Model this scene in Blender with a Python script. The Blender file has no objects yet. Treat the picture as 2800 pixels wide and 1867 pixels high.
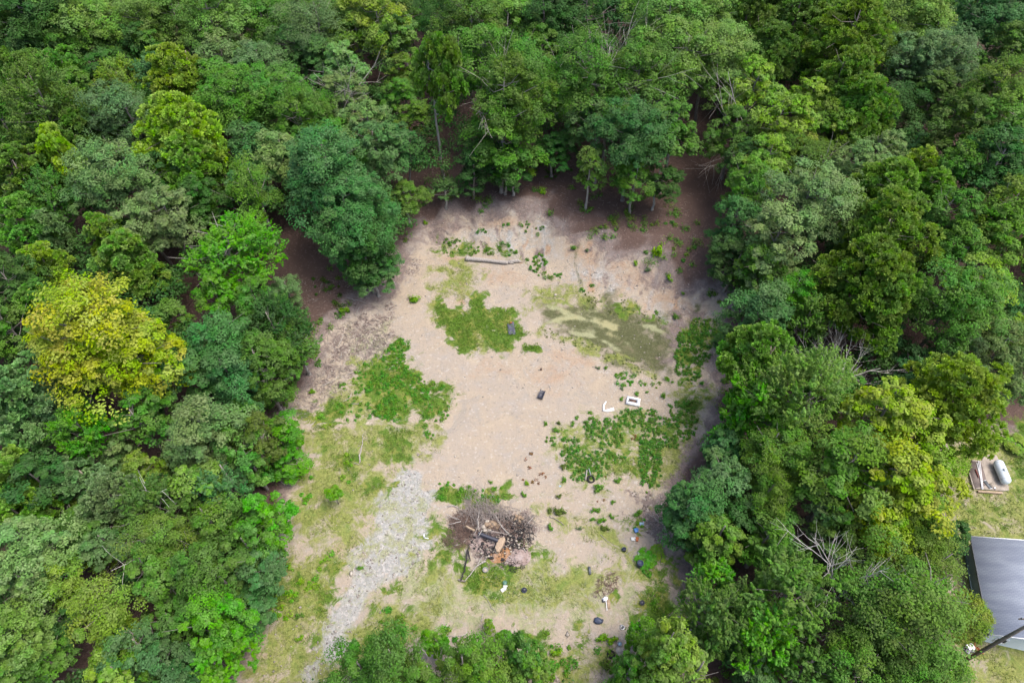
import bpy, math, random
import numpy as np
from mathutils import Vector, Matrix
from mathutils.geometry import tessellate_polygon

# ------------------------------------------------------------------ camera, world, sun, exposure
sc = bpy.context.scene
CAMH, PITCH, FPX = 65.0, 50.0, 1867.0
cam_d = bpy.data.cameras.new("camera"); cam_d.lens = 24.0; cam_d.sensor_width = 36.0
cam_d.clip_start = 0.5; cam_d.clip_end = 6000
cam = bpy.data.objects.new("camera", cam_d); sc.collection.objects.link(cam)
cam.location = (0, 0, CAMH); cam.rotation_euler = (math.radians(90 - PITCH), 0, 0)
sc.camera = cam
SUN_EL, SUN_AZ = 68.0, 100.0      # azimuth measured from +Y towards +X
w = bpy.data.worlds.new("World"); sc.world = w; w.use_nodes = True
nt = w.node_tree; bg = nt.nodes["Background"]
sky = nt.nodes.new("ShaderNodeTexSky"); sky.sky_type = 'NISHITA'; sky.sun_disc = False
sky.sun_elevation = math.radians(SUN_EL); sky.sun_rotation = math.radians(SUN_AZ)
sky.air_density = 1.0; sky.dust_density = 4.0; sky.ozone_density = 1.0
nt.links.new(sky.outputs[0], bg.inputs[0]); bg.inputs[1].default_value = 0.15
sd = bpy.data.lights.new("sun", 'SUN'); sd.energy = 1.5; sd.angle = math.radians(32); sd.color = (1.0, 0.95, 0.87)
so = bpy.data.objects.new("sun", sd); sc.collection.objects.link(so)
so.rotation_euler = (math.radians(90 - SUN_EL), 0, math.radians(180 - SUN_AZ))
so.location = (40, 40, 90)
sc.view_settings.view_transform = 'Standard'; sc.view_settings.look = 'None'
sc.view_settings.exposure = 1.1; sc.view_settings.gamma = 1.0
sc.cycles.max_bounces = 6; sc.cycles.diffuse_bounces = 3; sc.cycles.transmission_bounces = 3
sc.cycles.use_denoising = True

RNG = np.random.default_rng(7)
C = sc.collection.objects

# ------------------------------------------------------------------ photo pixel -> world point
_p = math.radians(PITCH)
_F = np.array([0, math.cos(_p), -math.sin(_p)]); _D = np.array([0, -math.sin(_p), -math.cos(_p)])
def ray(px, py):
    return _F + (px - 1400) / FPX * np.array([1.0, 0, 0]) + (py - 933.5) / FPX * _D
def atz(px, py, z=0.0):
    d = ray(px, py); t = (z - CAMH) / d[2]
    return np.array([0, 0, CAMH]) + t * d
def proj(x, y, z):
    v = np.array([x, y, z - CAMH]); Z = v @ _F
    return 1400 + FPX * v[0] / Z, 933.5 + FPX * (v @ _D) / Z, Z
S = 2800 / 2352.0
TILES = {'F': (0, 0, 1 / S), 'T2': (900, 0, 2.351), 'T5': (900, 600, 2.351), 'T8': (900, 1200, 2.351),
         'T4': (0, 600, 2.351), 'T7': (0, 1200, 2.351), 'T6': (1800, 600, 2.351), 'T9': (1800, 1200, 2.351),
         'A': (750, 750, 3.92), 'B': (1350, 700, 3.92), 'Cc': (600, 1100, 3.92), 'D': (600, 1467, 3.92),
         'E': (1200, 1467, 3.92), 'Z4': (1180, 1330, 5.406), 'Z5': (1430, 1040, 5.405), 'Z6': (1550, 1400, 3.92),
         'P': (2550, 1180, 7.128), 'R': (0, 0, 1.0), 'J': (2600, 1700, 9.39), 'L': (1200, 640, 7.84)}
def T(t, x, y):
    x0, y0, s = TILES[t]; return x0 + x / s, y0 + y / s

# ------------------------------------------------------------------ noise, polygons, terrain
def lattice(seed, n=257):
    return np.random.default_rng(seed).random((n, n))
_LAT = {}
def vnoise(x, y, scale, seed=0):
    if seed not in _LAT: _LAT[seed] = lattice(seed)
    L = _LAT[seed]; n = L.shape[0] - 1
    x = np.asarray(x, float) / scale + 1000; y = np.asarray(y, float) / scale + 1000
    i = np.floor(x).astype(int); j = np.floor(y).astype(int); fx = x - i; fy = y - j
    fx = fx * fx * (3 - 2 * fx); fy = fy * fy * (3 - 2 * fy); i %= n; j %= n
    return (L[i, j] * (1 - fx) * (1 - fy) + L[i + 1, j] * fx * (1 - fy) + L[i, j + 1] * (1 - fx) * fy + L[i + 1, j + 1] * fx * fy)
def fbm(x, y, scale, seed=0):
    return 0.55 * vnoise(x, y, scale, seed) + 0.3 * vnoise(x, y, scale / 2.1, seed + 1) + 0.15 * vnoise(x, y, scale / 4.3, seed + 2)
def sdf(px, py, poly):
    """signed distance, positive inside"""
    px = np.asarray(px, float); py = np.asarray(py, float); d = np.full(px.shape, 1e9); ins = np.zeros(px.shape, bool)
    n = len(poly)
    for k in range(n):
        ax, ay = poly[k]; bx, by = poly[(k + 1) % n]
        ex, ey = bx - ax, by - ay; L = ex * ex + ey * ey + 1e-9
        t = np.clip(((px - ax) * ex + (py - ay) * ey) / L, 0, 1)
        d = np.minimum(d, np.hypot(px - ax - t * ex, py - ay - t * ey))
        c = ((ay > py) != (by > py)) & (px < ex * (py - ay) / (ey if abs(ey) > 1e-9 else 1e-9) + ax)
        ins ^= c
    return np.where(ins, d, -d)
def smooth(a, b, v):
    t = np.clip((v - a) / (b - a), 0, 1); return t * t * (3 - 2 * t)

PAD = [atz(*T('F', a, b))[:2] for a, b in [(880,735),(960,640),(1010,590),(1100,588),(1200,600),(1300,645),(1420,700),(1560,740),
       (1580,850),(1575,950),(1600,1050),(1540,1120),(1560,1300),(1560,1400),(1500,1568),(1500,1900),(600,1900),(540,1568),(640,1300),(680,1000),(760,860)]]
YARD = [atz(*T('R', a, b))[:2] for a, b in [(2560,1190),(2700,1180),(2900,1180),(3300,1150),(3500,2000),(2560,2000),(2600,1500)]]
POND = [atz(*T('T5', a, b))[:2] for a, b in [(1370,690),(1480,610),(1650,550),(1850,610),(2150,680),(2230,800),(2200,950),(2100,980),(1900,900),(1700,820),(1500,740)]]
def hsm(x, y):
    x = np.asarray(x, float); y = np.asarray(y, float)
    d = np.maximum(sdf(x, y, PAD), sdf(x, y, YARD)); d = np.maximum(-d, 0)
    wt = np.clip((y - 42) / 26, 0.12, 1) * np.where(x < 0, np.clip(1 + x / 60, .35, 1), 1)
    rill = (vnoise(x, y * .22 + x * .1, 1.6, 19) - .5) * .9 * smooth(.8, 3, d) * (1 - smooth(8, 12, d)) * np.clip((y - 52) / 14, 0, 1)
    return 3.6 * smooth(0.5, 10, d) * wt + 0.012 * np.clip(d - 13, 0, 90) + rill - .55 * smooth(-1.5, 3.0, sdf(x, y, POND))
_gx = np.arange(-230, 231, 1.0); _gy = np.arange(-40, 300, 1.0)
_GX, _GY = np.meshgrid(_gx, _gy, indexing='ij'); _GH = hsm(_GX, _GY)
def HH(x, y):
    x = np.asarray(x, float); y = np.asarray(y, float)
    u = np.clip(x + 230, 0, 459.999); v = np.clip(y + 40, 0, 338.999)
    i = u.astype(int); j = v.astype(int); fu = u - i; fv = v - j
    h = _GH[i, j] * (1 - fu) * (1 - fv) + _GH[i + 1, j] * fu * (1 - fv) + _GH[i, j + 1] * (1 - fu) * fv + _GH[i + 1, j + 1] * fu * fv
    return h + 0.22 * (fbm(x, y, 6.0, 11) - .5) + 0.09 * (fbm(x, y, 1.2, 14) - .5)
def ghit(px, py, dz=0.0):
    z = 0.0
    for _ in range(8):
        p = atz(px, py, z + dz); z = float(HH(p[0], p[1]))
    return np.array([p[0], p[1], z])
def G(t, x, y): return ghit(*T(t, x, y))

OPEN_PX = [(1105,700),(1165,650),(1230,612),(1325,583),(1400,572),(1480,580),(1560,640),(1640,660),(1720,700),(1800,760),(1900,790),(1965,850),
           (1978,960),(1965,1050),(1945,1130),(1900,1240),(1850,1310),(1805,1380),(1815,1430),(1865,1490),(1900,1540),(1905,1604),(1890,1640),(1900,1720),(1860,1900),
           (600,1900),(640,1820),(740,1600),(780,1300),(800,1230),(765,1160),(800,1090),(885,1000),(893,930),(957,848),(1000,812),(1050,790),(1095,750)]
OPEN = [ghit(a, b)[:2] for a, b in OPEN_PX]
BARE = [ghit(*T('F', a, b))[:2] for a, b in [(960,560),(1000,500),(1060,455),(1120,438),(1200,440),(1265,400),(1290,300),(1320,300),(1325,420),(1380,470),(1480,495),(1540,440),(1575,360),(1650,350),(1645,500),(1640,600),(1700,700),(1700,800),(1500,700),(1200,560)]]
BARE2 = [ghit(*T('F', a, b))[:2] for a, b in [(640,545),(700,590),(790,640),(900,700),(900,780),(770,750),(690,720),(655,640)]]
OPEN_ARR = OPEN

# ------------------------------------------------------------------ ground layers (real surface kinds), polygons read off the photo
# channel: 0 litter 1 grass 2 drygrass 3 gravel 4 clay 5 algae 6 mud 7 palegrass 8 debris
LY = []
def lay(ch, st, soft, t, pts): LY.append((ch, st, soft, [ghit(*T(t, a, b))[:2] for a, b in pts]))
# north bank transition of litter / gravel
lay(3, .42, 4.0, 'T2', [(1000,1330),(1250,1270),(1700,1380),(2100,1400),(2250,1568),(1500,1568),(1100,1440)])
lay(3, .6, 2.5, 'B', [(700,0),(1300,0),(1450,250),(1500,420),(1300,420),(1000,320),(800,250)])
lay(3, .42, 2.5, 'T5', [(650,60),(1200,-40),(1500,60),(1480,230),(1250,260),(1000,210),(700,170)])
lay(3, .8, .8, 'B', [(1900,500),(2080,500),(2080,620),(1980,640)])
lay(3, .6, 1.5, 'T6', [(-60,560),(150,560),(140,640),(-40,640)])
lay(0, .75, 4.0, 'T2', [(430,1568),(700,1400),(1000,1280),(1500,1180),(2351,1180),(2351,1568),(1800,1500),(1400,1340),(1000,1380),(600,1568)])
lay(0, .8, 2.0, 'B', [(1600,-100),(1900,0),(1950,200),(2150,330),(2351,480),(2500,400),(2400,-150)])
lay(4, .5, 2.0, 'B', [(1680,150),(1800,150),(1850,560),(1600,600),(1560,420)])
lay(4, .6, 1.5, 'T5', [(700,200),(880,230),(860,320),(700,300)])
lay(4, .55, 1.5, 'T5', [(1780,170),(1900,180),(1880,260),(1790,260)])
lay(4, .8, .35, 'T5', [(835,400),(885,400),(865,540),(825,540)])
lay(4, .46, 3.5, 'T5', [(930,930),(1150,930),(1150,1030),(930,1030)])
lay(4, .5, 3.5, 'T5', [(1330,900),(1680,900),(1640,1080),(1330,1090)])
lay(2, .58, 2.0, 'T5', [(660,260),(980,280),(1000,380),(880,520),(760,520),(670,480)])
lay(2, .5, 1.5, 'T5', [(1240,440),(1600,420),(1900,560),(1700,600),(1400,560),(1260,640)])
lay(1, .45, 1.5, 'T5', [(700,120),(1000,160),(1200,180),(1250,250),(900,240),(680,200)])
# bright grass in the middle
lay(1, .72, 1.0, 'T5', [(650,470),(730,470),(760,560),(900,560),(900,490),(990,470),(1010,540),(1100,560),(1190,590),(1250,690),(1230,770),(1160,860),(1010,850),(960,760),(930,860),(840,850),(790,770),(730,660),(640,560)])
lay(1, .8, .5, 'T5', [(1240,790),(1370,820),(1370,850),(1250,850)])
lay(2, .7, 1.0, 'T5', [(660,540),(740,560),(740,660),(640,640)])
lay(1, 1.0, .9, 'T5', [(740,640),(960,620),(950,840),(850,850),(790,770)])
lay(2, .8, 1.2, 'T5', [(930,640),(990,640),(1000,830),(940,800)])
# pond basin
lay(6, 1.0, 2.4, 'T5', [(1290,600),(1450,520),(1700,480),(1950,590),(2200,690),(2230,800),(2230,960),(2150,1010),(1900,930),(1700,840),(1500,750),(1370,690)])
lay(6, .55, 3.0, 'T5', [(1250,480),(1500,430),(1800,520),(2000,620),(2230,800),(2200,1000),(1700,830),(1300,650)])
lay(5, .22, 2.5, 'T5', [(1370,690),(1480,630),(1650,560),(1850,640),(2200,700),(2200,780),(1950,760),(1900,880),(1700,790),(1500,730)])
lay(5, .55, 2.0, 'T5', [(1560,620),(1700,600),(1860,660),(1840,700),(1700,680),(1540,655)])
lay(0, .62, 1.5, 'T6', [(150,560),(460,640),(480,1000),(430,1150),(330,1180),(280,1040),(330,900),(300,760)])
lay(0, .6, 1.5, 'T9', [(150,0),(340,40),(230,260),(120,180)])
lay(0, .62, 1.5, 'T8', [(2000,400),(2140,440),(2260,640),(2351,760),(2351,1000),(2200,960),(2120,760),(2060,640)])
def streak(t, pts, wd, st, ch=5):
    P = np.array([T(t, a, b) for a, b in pts]); tg = np.gradient(P, axis=0); tg /= np.linalg.norm(tg, axis=1, keepdims=True); nn = np.stack([-tg[:, 1], tg[:, 0]], -1); u = np.linspace(0, 1, len(P))[:, None]
    w_ = wd * (.35 + .65 * np.sin(np.pi * np.clip(u, .05, .95))); A_ = np.concatenate([P + nn * w_, (P - nn * w_)[::-1]]); LY.append((ch, st, .12, [ghit(a, b)[:2] for a, b in A_]))
streak('B', [(510,770),(600,705),(720,672),(860,655),(960,670),(1100,700),(1250,760),(1340,790)], 5, 1.0)
streak('B', [(560,540),(680,560),(760,600),(850,640),(960,640)], 4, .8)
streak('B', [(760,790),(860,830),(1000,850),(1120,870),(1220,930),(1310,1000),(1370,1020)], 4, .9)
streak('B', [(1450,740),(1560,735),(1680,755),(1780,800),(1840,840),(1830,900)], 5, 1.0)
streak('B', [(960,540),(975,580),(1020,600),(1100,640)], 3, .9)
streak('B', [(1050,860),(1160,900),(1260,960),(1330,990)], 4, .8)
streak('B', [(820,660),(1000,640),(1150,680),(1280,740),(1400,760),(1460,745)], 5, .8)
streak('B', [(900,600),(1050,585),(1200,640),(1320,700)], 5, .8)
streak('B', [(600,740),(700,770),(860,780),(1000,790),(1150,830)], 4, .6)
streak('B', [(1180,820),(1300,860),(1400,900),(1480,980)], 4, .6)
for q in range(6): streak('B', [(640 + 62 * q, 690 + (q % 3) * 6), (655 + 64 * q, 740), (690 + 66 * q, 800 + (q % 2) * 14)], 2.5, .6)
lay(5, .55, 1.2, 'B', [(930,620),(1120,600),(1300,680),(1330,760),(1200,760),(1040,700)])
lay(6, 1.0, 1.5, 'B', [(1480,830),(1850,880),(1900,1000),(1850,1200),(1600,1200),(1400,1060)])
lay(8, .5, 1.5, 'B', [(1500,900),(1850,900),(1850,1180),(1600,1150)])
lay(1, .5, 1.2, 'T5', [(1750,500),(1900,520),(2130,640),(2130,670),(1900,640),(1780,580)])
lay(2, .7, .8, 'T5', [(1380,700),(1700,800),(1900,900),(2150,1010),(2100,1030),(1850,930),(1600,830),(1370,740)])
lay(0, .75, 1.5, 'T6', [(100,590),(180,640),(220,740),(130,760),(90,900),(30,900),(60,760)])
# right edge strip
lay(1, .55, 2.0, 'T6', [(110,760),(200,640),(400,640),(420,740),(300,900),(260,1080),(330,1180),(160,1400),(60,1470),(0,1350),(110,1200),(130,1080),(90,950)])
lay(2, .7, 2.0, 'T6', [(90,1080),(330,1080),(400,1200),(250,1330),(120,1300)])
lay(0, .6, 2.0, 'T6', [(300,760),(460,800),(420,1150),(340,1100),(270,1040),(280,900)])
lay(2, .7, 2.0, 'T8', [(2000,0),(2351,0),(2300,230),(2100,350),(2000,250),(2050,100)])
lay(8, .8, 1.5, 'T8', [(2000,350),(2150,420),(2200,640),(2120,640),(1980,480)])
lay(0, .72, 1.5, 'Z6', [(850,50),(1060,80),(1110,260),(1420,560),(1400,800),(1300,920),(1160,860),(1130,620),(1000,320)])
# left: weeds strip, straw, twigs
lay(1, .6, 1.5, 'A', [(1150,860),(1350,690),(1440,720),(1440,860),(1440,1000),(1560,1130),(2000,1260),(1900,1500),(1600,1568),(1000,1568),(1000,1300),(820,1150),(900,1000)])
lay(2, .6, 2.0, 'A', [(600,1300),(900,950),(1100,900),(1400,1000),(1500,1300),(1500,1568),(300,1568)])
lay(8, .45, 2.5, 'A', [(520,560),(900,400),(1250,300),(1300,450),(1250,800),(900,1000),(600,1300),(200,1568),(60,1500),(150,1250),(500,1080),(560,800)])
lay(7, .5, 2.0, 'A', [(780,560),(1250,450),(1250,850),(850,1000),(700,1300),(600,1200),(720,800)])
# lower-left meadow
lay(2, .66, 2.0, 'Cc', [(700,250),(1000,200),(2350,150),(2250,560),(1950,720),(1650,1050),(1640,1300),(1600,1568),(700,1568),(680,900),(900,700)])
lay(1, .62, 1.5, 'Cc', [(1220,480),(1450,500),(1480,640),(1400,720),(1240,700)])
lay(1, .62, 1.5, 'Cc', [(1480,780),(1750,740),(1880,880),(1700,1050),(1560,1040)])
lay(1, .6, 1.5, 'Cc', [(1680,300),(2050,300),(2050,600),(1950,700),(1700,600)])
lay(1, .62, 1.0, 'D', [(1000,600),(1180,520),(1340,420),(1200,800),(1090,980),(1040,1250),(960,1400),(900,1300),(980,1000)])
lay(1, .6, 1.2, 'D', [(1620,620),(1900,560),(1800,800),(1500,1100),(1430,1150),(1480,900)])
lay(1, .6, 2.0, 'Cc', [(820,60),(1400,-50),(1400,100),(1280,300),(880,300)])
lay(4, .75, 1.2, 'Cc', [(1440,660),(1560,560),(1700,640),(1560,780),(1480,900),(1420,850)])
lay(4, .62, 1.0, 'Cc', [(1180,1280),(1300,1200),(1440,1320),(1300,1400),(1420,1500),(1420,1568),(1280,1568),(1160,1480)])
lay(4, .6, 1.2, 'D', [(1160,0),(1430,0),(1430,120),(1500,200),(1360,280),(1200,180)])
lay(7, .4, 1.0, 'Cc', [(1230,950),(1290,950),(1290,1260),(1240,1260)])
lay(2, .72, 2.5, 'D', [(700,0),(1580,0),(1400,250),(1400,450),(1180,700),(1100,980),(1050,1050),(1020,1300),(900,1568),(100,1568),(450,1100),(420,600),(600,250)])
lay(1, .58, 1.2, 'D', [(1130,300),(1370,260),(1380,420),(1180,680),(1150,950),(1000,980),(1000,750),(1130,560)])
lay(1, .55, 2.0, 'D', [(450,560),(600,600),(850,480),(900,620),(700,850),(480,880),(400,750)])
lay(4, .5, 2.0, 'D', [(620,980),(900,880),(880,1100),(700,1250),(560,1500),(400,1568),(500,1250)])
# drive gravel (pale) with grass speckle
lay(3, 1.15, .7, 'Cc', [(1950,700),(2200,700),(2200,900),(2290,1000),(2200,1200),(2250,1568),(1620,1568),(1640,1250),(1740,1000),(1880,900)])
lay(3, 1.15, .8, 'D', [(1620,0),(2200,0),(2150,330),(1800,420),(1620,600),(1480,900),(1400,1150),(1300,1300),(1200,1568),(900,1568),(1030,1300),(1080,1000),(1200,850),(1350,520),(1480,400),(1380,300),(1480,120)])
lay(3, .9, .6, 'Cc', [(2050,700),(2190,700),(2200,880),(2120,880)])
lay(3, .8, .5, 'Cc', [(1930,280),(1990,280),(2010,430),(1950,430)])
lay(3, .8, .6, 'Cc', [(1990,600),(2100,560),(2100,650),(2010,670)])
lay(7, .32, 2.0, 'Cc', [(1650,900),(2200,1000),(2300,1568),(1650,1568),(1660,1200)])
lay(7, .34, 2.0, 'D', [(1500,400),(1900,300),(2351,300),(2351,600),(1800,600),(1500,900),(1250,1000),(1200,850),(1350,600)])
lay(7, .42, 2.0, 'T8', [(0,150),(400,250),(650,350),(700,700),(600,850),(150,900),(100,800),(280,500)])
# centre bottom
lay(1, .75, 1.2, 'T8', [(700,300),(850,270),(940,330),(1130,320),(1150,380),(1050,420),(900,400),(740,430),(660,400)])
lay(1, .62, 1.5, 'T8', [(600,430),(740,450),(760,650),(880,690),(880,880),(700,850),(580,750),(620,600)])
lay(2, .66, 2.0, 'T8', [(560,750),(1000,900),(1300,750),(1450,780),(1700,800),(1850,900),(1700,1050),(1250,1100),(900,1000),(560,900)])
lay(1, .85, .9, 'T8', [(840,900),(1100,780),(1200,850),(1200,970),(1100,1010),(980,1010),(870,960)])
lay(1, .6, 1.5, 'T8', [(1260,640),(1330,650),(1400,750),(1280,800),(1240,750)])
lay(7, .62, 3.0, 'T8', [(450,850),(1700,800),(1950,800),(1900,1150),(1000,1180),(700,1250),(400,1000)])
lay(2, .55, 2.5, 'T8', [(1300,420),(1500,430),(1900,600),(1990,900),(1900,1000),(1700,800),(1700,640),(1450,580)])
lay(1, .9, .5, 'T8', [(1790,990),(1850,940),(1880,1020),(1850,1050),(1800,1040)])
lay(8, .7, 1.0, 'T8', [(1720,960),(1800,860),(1860,870),(1830,940),(1720,1010),(1680,1000)])
lay(2, .85, 2.0, 'T8', [(150,1200),(400,1020),(680,1080),(740,1130),(700,1250),(500,1400),(-100,1568),(80,1400)])
lay(1, .55, 2.0, 'T8', [(170,1200),(450,1100),(560,1250),(500,1400),(100,1400)])
lay(1, .7, 1.2, 'T8', [(1240,1220),(1380,1220),(1400,1330),(1280,1370),(1230,1300)])
lay(1, .6, 1.2, 'T8', [(1540,1220),(1680,1220),(1700,1310),(1560,1320)])
lay(2, .7, 2.5, 'T8', [(1150,1350),(1900,1280),(1900,1568),(1150,1568)])
lay(8, .45, 2.5, 'T8', [(1300,1400),(1900,1380),(1900,1568),(1300,1568)])
lay(1, .6, 2.0, 'T8', [(1980,850),(2200,800),(2260,1100),(2200,1250),(1980,1250)])
lay(1, .5, 1.5, 'T8', [(1880,520),(2010,480),(2060,620),(1960,640)])
# burnt ground, ash and orange soil around the brush pile
lay(8, .85, 1.6, 'Z4', [(200,380),(560,330),(1000,330),(1150,450),(1500,420),(1560,580),(1420,720),(1400,1080),(1200,1220),(850,1200),(780,1020),(600,980),(580,780),(300,850),(200,650)])
lay(4, 1.0, .6, 'Z4', [(990,980),(1080,880),(1160,900),(1150,1060),(1000,1130),(870,1150),(850,1060)])
lay(4, .7, .5, 'Z4', [(680,760),(860,800),(820,900),(700,880)])
lay(4, .6, .5, 'Z4', [(1240,420),(1340,440),(1340,600),(1260,560)])
lay(5, .35, 1.0, 'T8', [(1500,700),(1700,700),(1680,750),(1500,760)])
# yard
lay(2, .62, 1.0, 'R', [(2560,1190),(2700,1180),(2900,1180),(3300,1150),(3500,2000),(2560,2000),(2600,1500)])
lay(1, .5, 2.0, 'R', [(2760,1150),(3000,1150),(3000,1400),(2770,1360),(2755,1250)])
lay(1, .45, 2.0, 'R', [(2600,1400),(2800,1395),(2800,1450),(2620,1460)])
lay(1, .7, 1.5, 'R', [(2760,1130),(2900,1130),(2900,1240),(2780,1240)])
lay(1, .6, 1.5, 'R', [(2740,850),(2900,850),(2900,960),(2750,950)])

# erosion streaks and orange earth on the cut bank
lay(4, .55, 1.2, 'B', [(1480,30),(1600,20),(1640,300),(1520,420),(1450,200)])
lay(4, .62, 1.0, 'B', [(1840,260),(2040,250),(2060,420),(1860,420)])
lay(4, .50, 2.0, 'F', [(1290,520),(1420,560),(1560,640),(1640,700),(1600,760),(1480,700),(1330,640)])
lay(4, .6, 1.5, 'T5', [(700,30),(1100,-60),(1350,20),(1350,60),(1000,60),(720,110)])
lay(4, .45, 2.0, 'T5', [(980,330),(1330,330),(1240,470),(1010,440)])
lay(8, .36, 1.5, 'T5', [(430,160),(620,200),(560,420),(440,420)])
lay(2, .5, 1.0, 'T5', [(520,300),(640,260),(650,500),(560,480)]) if False else None
_top = [(1010,560),(1080,530),(1180,505),(1280,510),(1380,540),(1480,590),(1560,640),(1640,690)]; _bot = [(1000,590),(1080,575),(1190,585),(1290,630),(1380,665),(1460,700),(1540,735),(1600,770)]
_r = np.random.default_rng(3)
for _i in range(54):
    u = _r.random() * 6.99; k = int(u); f = u - k; a = np.array(_top[k]) * (1 - f) + np.array(_top[k + 1]) * f; b = np.array(_bot[k]) * (1 - f) + np.array(_bot[k + 1]) * f
    p0, p1 = sorted(_r.random(2)); p0 *= .6; p1 = min(1.1, p1 + .3); d_ = b - a; j1, j2 = _r.normal(size=2) * 7
    streak('F', [tuple(a + d_ * p0 + [j1, 0]), tuple(a + d_ * (p0 + p1) / 2 + [j2, 0]), tuple(a + d_ * p1 + [-j1, 0])], _r.uniform(2, 6), _r.uniform(.5, .9), int(_r.choice([4, 4, 3, 8, 0, 6])))
lay(2, .46, 2.0, 'Z5', [(350,700),(900,560),(1700,420),(2000,450),(2000,1568),(700,1568),(300,1100)])
lay(1, .38, 2.0, 'Z5', [(600,800),(1200,560),(1700,450),(2000,500),(2000,1568),(1000,1500),(650,1300)])
def layer_weights(x, y):
    W = np.zeros((9,) + x.shape)
    op = sdf(x, y, OPEN); yd = sdf(x, y, YARD)
    wn = np.clip((y - 50) / 15, 0, 1)
    inside = smooth(-1.6 - 2.2 * wn, 1.6 + 2.6 * wn, np.maximum(op, yd) + (1.6 + 2 * wn) * (fbm(x, y, 3.0, 31) - .5) * 2)
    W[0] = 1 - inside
    for ch, st, soft, poly in LY:
        P = np.array(poly); m = (x > P[:, 0].min() - soft*2-1) & (x < P[:, 0].max() + soft*2+1) & (y > P[:, 1].min() - soft*2-1) & (y < P[:, 1].max() + soft*2+1)
        if not m.any(): continue
        d = sdf(x[m], y[m], poly); s = st * smooth(-soft * 1.0 - .3, soft * 1.1 + .3, d + (soft * .9 + .5) * (fbm(x[m], y[m], 1.6, 40 + ch) - .5) * 2)
        W[ch][m] = np.maximum(W[ch][m], s)
    return W
# ------------------------------------------------------------------ materials
def new_mat(name, rough=0.85, spec=0.2):
    m = bpy.data.materials.new(name); m.use_nodes = True
    b = m.node_tree.nodes["Principled BSDF"]; b.inputs["Roughness"].default_value = rough
    b.inputs["Specular IOR Level"].default_value = spec
    return m, m.node_tree, b
def N(nt, typ, **kw):
    n = nt.nodes.new(typ)
    for k, v in kw.items():
        if k in ('op', 'operation'): n.operation = v
        elif isinstance(k, str) and hasattr(n, k): setattr(n, k, v)
    return n
def noise(nt, co, scale, detail=4, rough=.6, dist=0.0):
    n = nt.nodes.new("ShaderNodeTexNoise"); n.inputs["Scale"].default_value = scale; n.inputs["Detail"].default_value = detail
    n.inputs["Roughness"].default_value = rough; n.inputs["Distortion"].default_value = dist
    nt.links.new(co, n.inputs["Vector"]); return n.outputs["Fac"]
def mathn(nt, op, a, b=None, c=None, clamp=False):
    n = nt.nodes.new("ShaderNodeMath"); n.operation = op; n.use_clamp = clamp
    for i, v in enumerate((a, b, c)):
        if v is None: continue
        if isinstance(v, (int, float)): n.inputs[i].default_value = v
        else: nt.links.new(v, n.inputs[i])
    return n.outputs[0]
def mixc(nt, f, a, b, mode='MIX'):
    n = nt.nodes.new("ShaderNodeMix"); n.data_type = 'RGBA'; n.blend_type = mode
    for i, v in ((0, f), (6, a), (7, b)):
        if isinstance(v, (int, float)): n.inputs[i].default_value = v
        elif isinstance(v, tuple): n.inputs[i].default_value = v + (1,) if len(v) == 3 else v
        else: nt.links.new(v, n.inputs[i])
    return n.outputs[2]
def sstep(nt, v, a, b):
    n = nt.nodes.new("ShaderNodeMapRange"); n.interpolation_type = 'SMOOTHSTEP'; nt.links.new(v, n.inputs[0])
    n.inputs[1].default_value = a; n.inputs[2].default_value = b; return n.outputs[0]
def objco(nt):
    return nt.nodes.new("ShaderNodeTexCoord").outputs["Object"]
def geopos(nt):
    return nt.nodes.new("ShaderNodeNewGeometry").outputs["Position"]

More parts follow.
